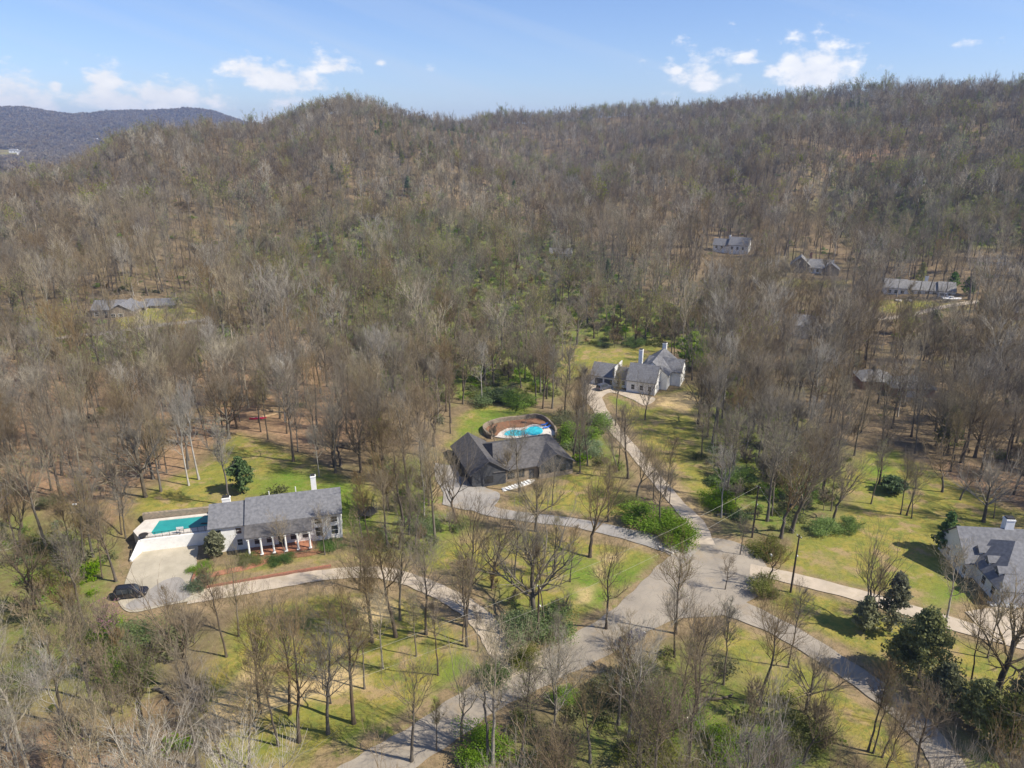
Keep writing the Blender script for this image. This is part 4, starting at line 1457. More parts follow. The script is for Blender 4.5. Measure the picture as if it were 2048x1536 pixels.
def trampoline():
    p = at(735, 1030)
    r = empty('trampoline', p, 0, 'round black trampoline on the grass right of the pillared house', 'trampoline')
    MB().tube([(0, 0, .85), (0, 0, .9)], 2.0, 28).build('mat', M['iron'], r)
    for k in range(6):
        a_ = k * math.pi / 3
        x, y = 2.0 * math.cos(a_), 2.0 * math.sin(a_)
        MB().tube([(x, y, 0), (x, y, 2.5)], .05, 8).build('pole', M['rim'], r)
    for z in (.86, 2.5):
        MB().tube([(2.02 * math.cos(t), 2.02 * math.sin(t), z) for t in np.linspace(0, 2 * math.pi, 29)], .045, 6, False).build('ring', M['iron'], r)


trampoline()


def misc():
    p = at(516, 838)
    r = empty('canoe', p + Vector((0, 0, .05)), R(10), 'red canoe lying on the brown leaf litter at the wood edge', 'canoe')
    V, F = [], []
    for x, w in ((-2.2, .05), (-1.3, .42), (0, .5), (1.3, .42), (2.2, .05)):
        V += [(x, -w, .05), (x, -w * .5, .4), (x, w * .5, .4), (x, w, .05)]
    for i in range(4):
        for k in range(4):
            F.append((i * 4 + k, i * 4 + (k + 1) % 4, i * 4 + 4 + (k + 1) % 4, i * 4 + 4 + k))
    MB().add(V, F).build('hull', M['red'], r)
    MB().box(-1.8, 1.8, -.03, .03, .39, .44).build('keel', M['trim'], r)
    for (u, v, a_, L_, lab) in [(532, 822, 5, 5, 'pale timber beam on the leaf litter, upper of two near the red canoe'), (536, 832, 38, 5.5, 'pale timber beam on the leaf litter, lower of two near the red canoe')]:
        q = at(u, v)
        o = MB().box(-L_ / 2, L_ / 2, -.17, .17, 0, .25).build('timber_beam', M['barepeel'])
        o.location = q
        o.rotation_euler = (0, 0, R(a_))
        tag(o, lab, 'beam', 'pale beams near the canoe')
    # white edging stone at the drive mouth
    a_, b_ = at(1318, 1097), at(1346, 1109)
    t = (b_ - a_).normalized()
    nn = Vector((-t.y, t.x, 0)) * .2
    tag(MB().prism([(q.x, q.y) for q in (a_ - nn, b_ - nn, b_ + nn, a_ + nn)], -.1, .45).build('edging_wall', M['deck']), 'short pale stone edging where the grey drive meets the turning circle', 'edging')
    # flower bed
    a_ = at(2003, 1212)
    o = MB()
    for k in range(90):
        x, y = rng.uniform(-2.1, 2.1), rng.uniform(-.4, .4)
        s = rng.uniform(.1, .2)
        o.box(x - s, x + s, y - s, y + s, .1, rng.uniform(.25, .5))
    o = o.build('flower_bed', M['trim'])
    o.location = a_
    o.rotation_euler = (0, 0, R(-8))
    tag(o, 'low bed of white blossom before the garage at the right edge', 'flower bed')
    for (u, v, L_, rz, lab) in [(985, 1322, 0, 0, None)]:
        pass
    # stone rings in ranch garden
    for (u, v, lab) in [(1797, 602, 'left round stone planter with a dark shrub in front of the ranch house'), (1819, 602, 'right round stone planter with a dark shrub in front of the ranch house')]:
        q = at(u, v)
        r = empty('planter', q, 0, lab, 'planter', 'round planters before the ranch house')
        MB().tube([(0, 0, 0), (0, 0, .5)], 1.3, 16).build('ring', M['deck'], r)


misc()
for (u, v, a_, L_, lab) in [(700, 890, 20, 9, 'long fallen trunk lying in the brown wood right of the canoe'), (690, 897, -15, 7, 'shorter fallen trunk crossing the long one in the brown wood'),
                            (1150, 846, 35, 7, 'fallen pale trunk at the shrubs above the kidney pool'), (120, 1340, 60, 8, 'fallen trunk on the leaf litter at lower left'),
                            (1420, 1400, 10, 7, 'fallen trunk on bare leaf litter in the foreground wood'), (335, 1395, -30, 6, 'fallen trunk left of the straw clearing'), (1470, 1030, 5, 8, 'fallen trunk at the wood edge behind the turning circle')]:
    q = at(u, v)
    pts_ = [(x - L_ / 2, .25 * math.sin(x), .22 + .05 * math.sin(2 * x)) for x in np.linspace(0, L_, 7)]
    o = MB().tube(pts_, list(np.linspace(.28, .12, 7)), 8)
    for t_ in (.45, .6, .75, .88):
        x_ = L_ * t_ - L_ / 2
        o.tube([(x_, 0, .25), (x_ + .8, 1.2 * (-1) ** int(t_ * 20), .8), (x_ + 1.5, 1.9 * (-1) ** int(t_ * 20), 1.1)], [.09, .06, .03], 5)
    o = o.build('fallen_log', BARK[1])
    o.location = q
    o.rotation_euler = (0, 0, R(a_))
    tag(o, lab, 'log')

# ------------------------------------------------------------------ vegetation meshes
def norm(a):
    return a / (np.linalg.norm(a, axis=-1, keepdims=True) + 1e-9)


def tubes_np(P, Rr, s):
    """P (N,K,3), Rr (N,K) -> verts, quads"""
    N, K, _ = P.shape
    T = np.gradient(P, axis=1)
    T = norm(T)
    ref = np.where(np.abs(T[..., 2:3]) < .9, np.array([0, 0, 1.]), np.array([1., 0, 0]))
    A = norm(np.cross(T, ref))
    B = np.cross(T, A)
    q = 2 * np.pi * np.arange(s) / s
    ring = A[:, :, None] * np.cos(q)[None, None, :, None] + B[:, :, None] * np.sin(q)[None, None, :, None]
    V = P[:, :, None] + ring * Rr[:, :, None, None]
    idx = np.arange(N * K * s).reshape(N, K, s)
    a, b = idx[:, :-1], idx[:, 1:]
    F = np.stack([a, b, np.roll(b, -1, 2), np.roll(a, -1, 2)], -1).reshape(-1, 4)
    return V.reshape(-1, 3), F


class Parts:
    def __init__(self):
        self.V, self.F, self.n = [], [], 0

    def add(self, V, F):
        self.V.append(V)
        self.F.append(F + self.n)
        self.n += len(V)

    def mesh(self, name, m_):
        return mesh_np(name, np.concatenate(self.V), self.F, [m_])


def children(r, P, Rr, m, t0, t1, ang, Lc, K, up, wob, rk, rmin, tpow=1.0):
    """grow m children on each polyline"""
    N, Kp, _ = P.shape
    t = np.sort(t0 + (t1 - t0) * r.random((N, m)) ** tpow, axis=1)
    f = t * (Kp - 1)
    i = np.minimum(f.astype(int), Kp - 2)
    a = (f - i)[..., None]
    n = np.arange(N)[:, None]
    S_ = P[n, i] * (1 - a) + P[n, i + 1] * a
    rad = Rr[n, i] * (1 - a[..., 0]) + Rr[n, i + 1] * a[..., 0]
    T = norm(P[n, i + 1] - P[n, i])
    v = norm(np.cross(T, r.normal(size=T.shape)))
    if N == 1:   # spread evenly round a trunk
        th = np.arange(m) * 2.4 + r.random(m) * .9
        e = np.stack([np.cos(th), np.sin(th), np.zeros(m)], -1)[None]
        v = norm(e - (e * T).sum(-1, keepdims=True) * T)
    an = R(1) * (ang[0] + (ang[1] - ang[0]) * ((t - t0) / (t1 - t0 + 1e-6)))[..., None] * r.uniform(.75, 1.25, (N, m, 1))
    D = norm(T * np.cos(an) + v * np.sin(an) + np.array([0, 0, up * .25]))
    L_ = Lc(t, n) * (r.uniform(.65, 1.2, (N, m)) if N > 1 else r.uniform(.5, 1.35, (N, m)))
    s = np.linspace(0, 1, K)[None, None, :, None]
    Q = S_[:, :, None] + D[:, :, None] * L_[..., None, None] * s + np.array([0, 0, 1.]) * (up * L_[..., None, None] * .35 * s ** 2)
    w = np.cumsum(r.normal(size=(N, m, K, 3)), axis=2) * wob * L_[..., None, None] / math.sqrt(K)
    Q = Q + (w - w[:, :, :1]) * np.array([1, 1, .6])
    r0 = np.maximum(rad * rk, rmin)
    RR = r0[..., None] * (1 - .65 * s[..., 0])
    RR = np.maximum(RR, rmin * .6)
    return Q.reshape(N * m, K, 3), RR.reshape(N * m, K), L_.reshape(-1)


def make_tree(seed, h, form, lod=0):
    """returns (trunk Parts, crown Parts)"""
    r = np.random.default_rng(seed)
    K = 12 if lod == 0 else 6
    s = np.linspace(0, 1, K)
    r0 = h * {'forest': .0135, 'pole': .0105, 'vase': .018, 'oak': .022, 'snag': .013}[form] * r.uniform(.9, 1.15)
    hl = h * {'forest': .93, 'pole': .96, 'vase': .42, 'oak': .62, 'snag': .8}[form]
    wob = np.cumsum(r.normal(size=(K, 2)), axis=0) * h * .0105 * (12 / K) ** .5
    lean = r.normal(size=2) * .035
    P = np.zeros((1, K, 3))
    P[0, :, 2] = s * hl - .5 * (s == 0)
    P[0, :, :2] = wob * s[:, None] + lean * (s * hl)[:, None]
    Rr = (r0 * (1 - (.85 if hl > .8 * h else .5) * s ** 1.1))[None]
    Rr[0, 0] *= 1.5
    trunk, crown = Parts(), Parts()
    trunk.add(*tubes_np(P, Rr, 7 if lod == 0 else 4))
    c0 = {'forest': .38, 'pole': .5, 'vase': .55, 'oak': .35, 'snag': .55}[form] + r.uniform(-.05, .08)
    cw = h * {'forest': .275, 'pole': .185, 'vase': .62, 'oak': .46, 'snag': .10}[form]

    if lod and form == 'forest':
        cw, c0 = cw * (1.2 if lod == 1 else 1.45), c0 - (.06 if lod == 1 else .16)

    def L1(t, n):
        q = (t - c0) / (1 - c0)
        if form == 'vase':
            return np.full_like(t, h * .52)
        if form == 'oak':
            return cw * (1 - .25 * q)
        return cw * (np.sin(np.clip(q, 0, 1) * 2.5 + .55) * .95 + .12)
    rm = [.05, .026, .0165, .012] if lod == 0 else ([.06, .036, .025, .02] if lod == 1 else [.10, .07, .055, .05])
    m1 = {0: 15, 1: 11, 2: 9}[lod]
    m1 = {'vase': 5, 'oak': max(8, m1 - 4), 'snag': 4}.get(form, m1)
    ang = {'forest': (52, 22), 'pole': (44, 18), 'vase': (32, 14), 'oak': (64, 26), 'snag': (60, 40)}[form]
    A, RA, LA = children(r, P, Rr, m1, c0, .98, ang, L1, 8 if lod == 0 else 4, .8, .075, .58 if form in ('vase', 'oak') else .5, rm[0])
    crown.add(*tubes_np(A, RA, 5 if lod == 0 else 3))
    if form == 'snag':
        return trunk, crown
    big = form in ('vase', 'oak')
    m2 = {0: 10 if big else 7, 1: 7 if big else 5, 2: 6 if big else 4}[lod]
    B, RB, LB = children(r, A, RA, m2, .2, 1, (46, 24), lambda t, n: LA[n] * (.74 - .25 * t), 5 if lod == 0 else 3, .5, .085, .6, rm[1])
    crown.add(*tubes_np(B, RB, 4 if lod == 0 else 3))
    m3 = {0: 5, 1: 4, 2: 6}[lod]
    Cc, RC, LC = children(r, B, RB, m3, .2, 1, (42, 26), lambda t, n: LB[n] * (.66 - .2 * t), 4 if lod == 0 else 2, .4, .085, .65, rm[2])
    crown.add(*tubes_np(Cc, RC, 3))
    if lod < 2:
        m4 = {0: 3, 1: 2}[lod]
        Dd, RD, LD = children(r, Cc, RC, m4, .2, 1, (38, 24), lambda t, n: np.clip(LC[n] * .65, .4, 1.3), 3 if lod == 0 else 2, .35, .08, .7, rm[3])
        crown.add(*tubes_np(Dd, RD, 3))
        last = Dd
    else:
        last = Cc
    crown.tips = last[:, -1]
    return trunk, crown


def leaf_quads(C_, r, size, flat=.0):
    n = len(C_)
    u = norm(r.normal(size=(n, 3)))
    v = norm(np.cross(u, r.normal(size=(n, 3))))
    sz = (size * r.uniform(.6, 1.3, (n, 1)))
    V = np.stack([C_ - u * sz, C_ + v * sz * .55, C_ + u * sz, C_ - v * sz * .55], 1).reshape(-1, 3)
    F = np.arange(4 * n).reshape(n, 4)
    return V, F


def bush_mesh(name, seed, w, h, n, size, m_, clumps=14):
    """irregular leafy shrub of unit layout w x w x h with twigs"""
    r = np.random.default_rng(seed)
    c = r.uniform(-.42, .42, (clumps, 3))
    c[:, 2] = r.uniform(.15, .72, clumps) * (1.1 - .9 * np.hypot(c[:, 0], c[:, 1]))
    rad = r.uniform(.16, .34, clumps)
    k = r.integers(0, clumps, n)
    d = norm(r.normal(size=(n, 3))) * (r.random((n, 1)) ** .45)
    C_ = c[k] + d * rad[k][:, None] * np.array([1, 1, .9])
    C_[:, 2] = np.abs(C_[:, 2])
    C_ *= np.array([w, w, h])
    P_ = Parts()
    P_.add(*leaf_quads(C_, r, size))
    s = np.linspace(0, 1, 3)[None, :, None]
    ends = c[r.integers(0, clumps, 26)] * np.array([w, w, h]) * r.uniform(.9, 1.3, (26, 1))
    P2_ = ends[:, None] * s * np.array([1, 1, 1.])
    P_.add(*tubes_np(P2_, np.full((26, 3), .02 * h ** .5), 3))
    return P_.mesh(name, m_)


def conifer_parts(seed, h, w, n, size, kind='cedar'):
    r = np.random.default_rng(seed)
    tr, cr = Parts(), Parts()
    K = 6
    P = np.zeros((1, K, 3))
    P[0, :, 2] = np.linspace(-.3, h * .93, K)
    tr.add(*tubes_np(P, np.linspace(h * .018, h * .004, K)[None], 7))
    nb = 110
    t = r.random(nb) ** .8
    ln = w * (1 - t) ** (.75 if kind == 'cedar' else .45) * r.uniform(.6, 1.1, nb) + .25
    if kind == 'round':
        ln = w * np.sqrt(np.clip(1 - (2 * t - .75) ** 2, .03, 1)) * r.uniform(.7, 1.05, nb)
    th = r.uniform(0, 6.28, nb)
    base = np.stack([np.zeros(nb), np.zeros(nb), h * (.06 + .9 * t)], 1)
    d = np.stack([np.cos(th), np.sin(th), np.full(nb, .45 if kind == 'cedar' else .25)], 1)
    s = np.linspace(0, 1, 4)[None, :, None]
    B = base[:, None] + d[:, None] * ln[:, None, None] * s
    cr.add(*tubes_np(B, np.tile(np.array([.05, .04, .03, .015]), (nb, 1)), 3))
    k = r.integers(0, nb, n)
    f = r.random(n) ** .55
    C_ = base[k] + d[k] * (ln[k] * f)[:, None] + r.normal(size=(n, 3)) * (.10 * w * (1.1 - .5 * f))[:, None] * np.array([1, 1, .75])
    V, F = leaf_quads(C_, r, size)
    cr.add(V, F)
    return tr, cr


def joined(parts, mats):
    V, F, fm, n = [], [], [], 0
    for k, p in enumerate(parts):
        for v, f in zip(p.V, p.F):
            F.append(f + n)
            fm.append(np.full(len(f), k))
        V.append(np.concatenate(p.V))
        n += p.n
    return np.concatenate(V), F, mats, np.concatenate(fm)


NEAR = []       # (form, height, trunk mesh, crown mesh, tone)
FORMS = ['forest', 'forest', 'pole', 'forest', 'vase', 'forest', 'oak', 'pole', 'vase', 'forest', 'forest', 'oak', 'forest', 'pole', 'snag', 'forest']
for i, fm_ in enumerate(FORMS):
    h_ = {'forest': 22, 'pole': 20, 'vase': 23, 'oak': 22, 'snag': 11}[fm_]
    tone = [0, 1, 0, 1, 1, 0, 1, 1, 0, 0, 1, 0, 2, 0, 1, 1][i]
    t_, c_ = make_tree(100 + i, h_, fm_, 0)
    h_ = max(float(v[:, 2].max()) for v in t_.V + c_.V)
    if i in (3, 9, 10, 7):
        r_ = np.random.default_rng(i)
        lv = Parts()
        tp = c_.tips[r_.integers(0, len(c_.tips), 700)]
        lv.add(*leaf_quads(tp + r_.normal(size=tp.shape) * .22, r_, .085))
        cm_ = mesh_np('crown', *joined([c_, lv], [TWIG[tone], BUD]))
    else:
        cm_ = c_.mesh('crown', TWIG[tone])
    NEAR.append((fm_, h_, t_.mesh('trunk', BARK[tone]), cm_, tone))


lib = bpy.data.collections.new('woodland_models')


def libadd(me):
    o = bpy.data.objects.new('woodland_tree', me)
    lib.objects.link(o)


LIBIDX = {'near': [], 'mid': [], 'far': [], 'ever': [], 'veryfar': [], 'midbud': [], 'farbud': []}
cnt = 0
for i in range(len(NEAR)):
    if NEAR[i][0] == 'snag':
        continue
    tone = NEAR[i][4]
    t_, c_ = make_tree(100 + i, {'oak': 17, 'vase': 18}.get(NEAR[i][0], 19), NEAR[i][0], 0)
    if i % 3 == 0:
        libadd(mesh_np('woodland_tree', *joined([t_, c_], [BARK[tone], TWIG[tone]])))
        LIBIDX['near'].append(cnt)
        cnt += 1
for key, lod, num in (('mid', 1, 10), ('far', 2, 9)):
    for i in range(num):
        fm_ = ['forest', 'forest', 'vase', 'oak', 'pole', 'forest', 'vase', 'forest', 'oak', 'forest'][i]
        tone = [0, 1, 1, 0, 1, 0, 0, 2, 1, 1][i]
        t_, c_ = make_tree(300 + lod * 50 + i, {'oak': 18.5, 'vase': 18, 'pole': 22}.get(fm_, 20), fm_, lod)
        libadd(mesh_np('woodland_tree', *joined([t_, c_], [BARK[tone], TWIG[tone]])))
        LIBIDX[key].append(cnt)
        cnt += 1
for key, lod in (('midbud', 1), ('farbud', 2)):
    for i in range(3):
        t_, c_ = make_tree(500 + lod * 50 + i, 17, ['forest', 'vase', 'oak'][i], lod)
        r_ = np.random.default_rng(i)
        tips = c_.tips[r_.integers(0, len(c_.tips), 480)]
        lv = Parts()
        lv.add(*leaf_quads(tips + r_.normal(size=tips.shape) * .3, r_, .2 if lod == 1 else .32))
        libadd(mesh_np('woodland_tree', *joined([t_, c_, lv], [BARK[1], TWIG[1], BUD])))
        LIBIDX[key].append(cnt)
        cnt += 1
for i in range(3):
    t_, c_ = conifer_parts(700 + i, 13, 3.6, 1300, .38, 'cedar')
    libadd(mesh_np('woodland_tree', *joined([t_, c_], [BARK[0], LEAF['cedar'] if i else LEAF['dark']])))
    LIBIDX['ever'].append(cnt)
    cnt += 1
for i in range(4):    # very far crowns: brushes of coarse twigs
    r_ = np.random.default_rng(800 + i)
    n_ = 90
    d_ = norm(r_.normal(size=(n_, 3)) * np.array([1, 1, .8]))
    d_[:, 2] = np.abs(d_[:, 2])
    A_ = np.array([0, 0, 6.]) + d_ * r_.uniform(1, 3, (n_, 1))
    B_ = np.array([0, 0, 7.]) + d_ * r_.uniform(5, 8, (n_, 1)) * np.array([1, 1, 1.1])
    p_ = Parts()
    p_.add(*tubes_np(np.stack([A_, B_], 1), np.full((n_, 2), .42), 3))
    t_ = Parts()
    t_.add(*tubes_np(np.array([[[0, 0, 0], [0, 0, 9.]]]), np.array([[.5, .3]]), 3))
    libadd(mesh_np('woodland_tree', *joined([t_, p_], [BARK[0], TWIG[i % 2]])))
    LIBIDX['veryfar'].append(cnt)
    cnt += 1


def scatter(name, pts, idx, scl, rot, coll, label, cat):
    me = bpy.data.meshes.new(name)
    me.vertices.add(len(pts))
    me.vertices.foreach_set('co', np.asarray(pts, np.float32).ravel())
    for nm, ty, arr in (('pick', 'INT', np.asarray(idx, np.int32)), ('size', 'FLOAT', np.asarray(scl, np.float32)), ('turn', 'FLOAT', np.asarray(rot, np.float32))):
        me.attributes.new(nm, ty, 'POINT').data.foreach_set('value', arr)
    o = link(name, me)
    g = bpy.data.node_groups.new(name, 'GeometryNodeTree')
    g.interface.new_socket('Geometry', in_out='INPUT', socket_type='NodeSocketGeometry')
    g.interface.new_socket('Geometry', in_out='OUTPUT', socket_type='NodeSocketGeometry')
    N, L = g.nodes, g.links
    gi, go = N.new('NodeGroupInput'), N.new('NodeGroupOutput')
    ip = N.new('GeometryNodeInstanceOnPoints')
    ci = N.new('GeometryNodeCollectionInfo')
    ci.inputs['Collection'].default_value = coll
    ci.inputs['Separate Children'].default_value = True
    ci.inputs['Reset Children'].default_value = True

    def at_(n, ty):
        a_ = N.new('GeometryNodeInputNamedAttribute')
        a_.data_type = ty
        a_.inputs['Name'].default_value = n
        return a_.outputs['Attribute']
    cx = N.new('ShaderNodeCombineXYZ')
    L.new(at_('turn', 'FLOAT'), cx.inputs[2])
    L.new(gi.outputs[0], ip.inputs['Points'])
    L.new(ci.outputs[0], ip.inputs['Instance'])
    ip.inputs['Pick Instance'].default_value = True
    L.new(at_('pick', 'INT'), ip.inputs['Instance Index'])
    L.new(cx.outputs[0], ip.inputs['Rotation'])
    L.new(at_('size', 'FLOAT'), ip.inputs['Scale'])
    L.new(ip.outputs[0], go.inputs[0])
    md = o.modifiers.new('scatter', 'NODES')
    md.node_group = g
    return tag(o, label, cat, kind='stuff')


# ------------------------------------------------------------------ where trees stand
HERO = [  # photo pixel of the trunk base, height, form
    (708, 1447, 23, 0), (656, 1467, 23, 3), (598, 1484, 22, 0), (557, 1492, 18, 2), (580, 1429, 23, 5), (520, 1426, 22, 9), (499, 1536, 20, 3), (397, 1536, 24, 1),
    (304, 1502, 17, 7), (294, 1500, 20, 10), (176, 1362, 19, 1), (232, 1163, 19, 0), (205, 1157, 15, 2), (745, 1285, 22, 9), (453, 1314, 18, 2), (478, 1273, 17, 3),
    (729, 1378, 14, 7), (662, 1407, 13, 2), (398, 959, 24, 12), (378, 971, 21, 12), (322, 983, 22, 15), (291, 994, 25, 6), (123, 994, 23, 0), (160, 1002, 21, 9), (103, 981, 20, 3),
    (437, 904, 18, 2), (475, 857, 20, 0), (445, 864, 21, 5), (510, 770, 24, 4), (536, 879, 19, 7), (587, 923, 28, 9), (378, 921, 17, 7), (415, 895, 16, 2), (223, 1133, 15, 3),
    (66, 909, 22, 1), (236, 925, 20, 5), (334, 946, 14, 7), (480, 843, 18, 3), (634, 855, 22, 0), (667, 912, 23, 3), (694, 869, 24, 1), (596, 903, 13, 2), (638, 953, 12, 7),
    (727, 880, 20, 5), (768, 986, 23, 9), (799, 1098, 22, 4), (776, 1098, 20, 1), (740, 1098, 18, 2), (727, 1098, 14, 7), (911, 1046, 22, 8), (849, 914, 24, 8), (901, 867, 20, 2),
    (826, 854, 21, 4), (807, 1051, 22, 0), (854, 984, 22, 5), (831, 1098, 17, 3), (948, 726, 25, 11), (987, 770, 17, 2), (872, 794, 19, 8),
    (1180, 1114, 25, 8), (1140, 1164, 12, 2), (1107, 1154, 13, 7), (931, 1253, 24, 0), (925, 1284, 15, 2), (934, 1293, 20, 9), (1029, 1155, 17, 3), (985, 1176, 21, 8), (1212, 1258, 18, 0),
    (1351, 1267, 20, 9), (1117, 1343, 12, 7), (1392, 1390, 19, 5), (1216, 1044, 16, 7), (800, 1240, 23, 3), (792, 1274, 21, 0), (852, 1269, 22, 5), (744, 1280, 19, 1), (876, 1350, 18, 13),
    (766, 1337, 15, 12), (833, 1313, 12, 7), (923, 1485, 20, 4), (986, 1531, 24, 12), (975, 1526, 12, 14), (1040, 1534, 17, 7), (823, 1523, 19, 10), (1110, 1429, 15, 3), (1236, 1449, 20, 1),
    (956, 1303, 10, 2), (873, 1502, 9, 7), (1518, 1405, 22, 5), (1576, 1335, 16, 2), (1389, 1448, 19, 0), (1312, 1511, 20, 8), (1353, 1448, 18, 3), (1611, 1425, 14, 6), (1607, 1527, 18, 4),
    (1732, 1253, 20, 8), (1752, 1245, 12, 2), (1890, 1249, 17, 12), (1975, 1316, 14, 7), (1990, 1394, 24, 6), (1941, 1370, 16, 2), (1447, 1370, 15, 7), (1537, 1160, 13, 8), (1736, 1503, 15, 2),
    (1746, 1507, 13, 7), (1764, 1515, 12, 3), (1562, 1076, 25, 8), (1583, 1065, 34, 4), (1666, 1041, 19, 8), (1823, 1037, 13, 3), (1813, 1031, 17, 5), (1801, 1028, 15, 2), (1742, 1008, 16, 7),
    (1758, 969, 18, 0), (1884, 984, 17, 8), (1920, 1000, 16, 4), (1966, 1044, 18, 6), (1987, 1037, 13, 3), (1901, 943, 19, 1), (1958, 964, 18, 5), (1662, 1022, 15, 2),
    (1272, 1004, 23, 4), (1105, 1009, 14, 15), (1039, 984, 19, 10), (1307, 999, 16, 3), (1339, 1006, 8, 14), (1330, 993, 15, 2), (1256, 957, 21, 0), (1172, 837, 20, 5), (1156, 849, 18, 2),
    (1231, 852, 19, 7), (1290, 840, 22, 4), (1017, 761, 18, 2), (985, 747, 20, 7), (970, 761, 17, 0), (1042, 776, 19, 3), (922, 735, 20, 5), (805, 716, 23, 9), (881, 685, 22, 0),
    (1125, 720, 18, 2), (1154, 689, 19, 7), (1188, 677, 20, 4), (748, 607, 17, 6), (703, 619, 24, 12), (559, 775, 26, 15), (680, 787, 22, 4), (625, 689, 21, 8),
    (20, 1500, 24, 12), (60, 1560, 26, 12), (130, 1450, 22, 15), (1480, 1110, 8, 2), (1100, 1500, 19, 12), (1180, 1525, 20, 4), (1255, 1500, 21, 12), (1490, 1500, 16, 3), (650, 1110, 9, 8), (570, 1112, 8, 8), (1015, 960, 9, 8), (1160, 945, 13, 8),
    (345, 1262, 9, 2), (1450, 1180, 7, 8)]
EVER = [  # evergreen things: pixel of base, height, width, style, label
    (485, 985, 8.5, 2.7, 'round', 'dark', 'glossy dark green magnolia on the lawn behind the white house', 'magnolia'),
    (1384, 738, 13, 6.2, 'round', 'mag', 'large round green magnolia beside the white gabled house', 'magnolia'),
    (1888, 1102, 8.5, 2.3, 'cedar', 'dark', 'dark pointed evergreen at the left corner of the grey roofed house', 'evergreen tree'),
    (1780, 1262, 13, 3.8, 'cedar', 'cedar', 'upright olive green cedar overlapping the pale gravel drive', 'cedar'),
    (1728, 1262, 7.5, 3.0, 'cedar', 'cedar', 'smaller cedar at the foot of the forked bare tree', 'cedar'),
    (1835, 1365, 15, 6.2, 'cedar', 'cedar', 'largest dark cedar in the clump below the gravel drive', 'cedar'),
    (1800, 1345, 9, 4.2, 'cedar', 'cedar', 'bushy cedar tucked left of the largest cedar', 'cedar'),
    (1880, 1420, 9, 4.4, 'cedar', 'cedar', 'cedar leaning over the lower right drive', 'cedar'),
    (1950, 1455, 9, 5.0, 'cedar', 'cedar', 'cedar below the big bare oak at lower right', 'cedar'),
    (2010, 1500, 10, 5.2, 'cedar', 'cedar', 'wide cedar in the lower right corner of the photo', 'cedar'),
    (2035, 1440, 9, 4.4, 'cedar', 'cedar', 'cedar at the right edge above the corner cedar', 'cedar'),
    (432, 1112, 5.2, 2.0, 'round', 'cedar', 'evergreen bush tree against the left wing of the white house', 'evergreen tree'),
    (1935, 590, 8, 3.5, 'cedar', 'dark', 'dark cedar behind the white boat', 'cedar'),
    (1905, 575, 7, 3, 'cedar', 'dark', 'small dark pine above the white boat', 'cedar'),
    (1965, 640, 11, 4.5, 'cedar', 'cedar', 'cedar below the gravel lane near the right edge', 'cedar'),
    (1860, 690, 13, 5.5, 'cedar', 'cedar', 'dark cedar in the valley right of the hidden white house, larger one', 'cedar'),
    (1895, 700, 11, 5, 'cedar', 'cedar', 'dark cedar in the valley right of the hidden white house, right one', 'cedar'),
    (1810, 668, 11, 4.5, 'cedar', 'cedar', 'olive cedar standing below the round planters', 'cedar'),
    (1895, 900, 12, 3.6, 'cedar', 'cedar', 'tall cedar among bare trunks above the right lawn', 'cedar'),
    (1785, 985, 3.6, 3.0, 'round', 'dark', 'low spreading evergreen on the right lawn among leaning trunks', 'evergreen tree'),
    (350, 1310, 5, 2.6, 'round', 'olive', 'grey green conifer bush below the asphalt apron', 'evergreen tree')]
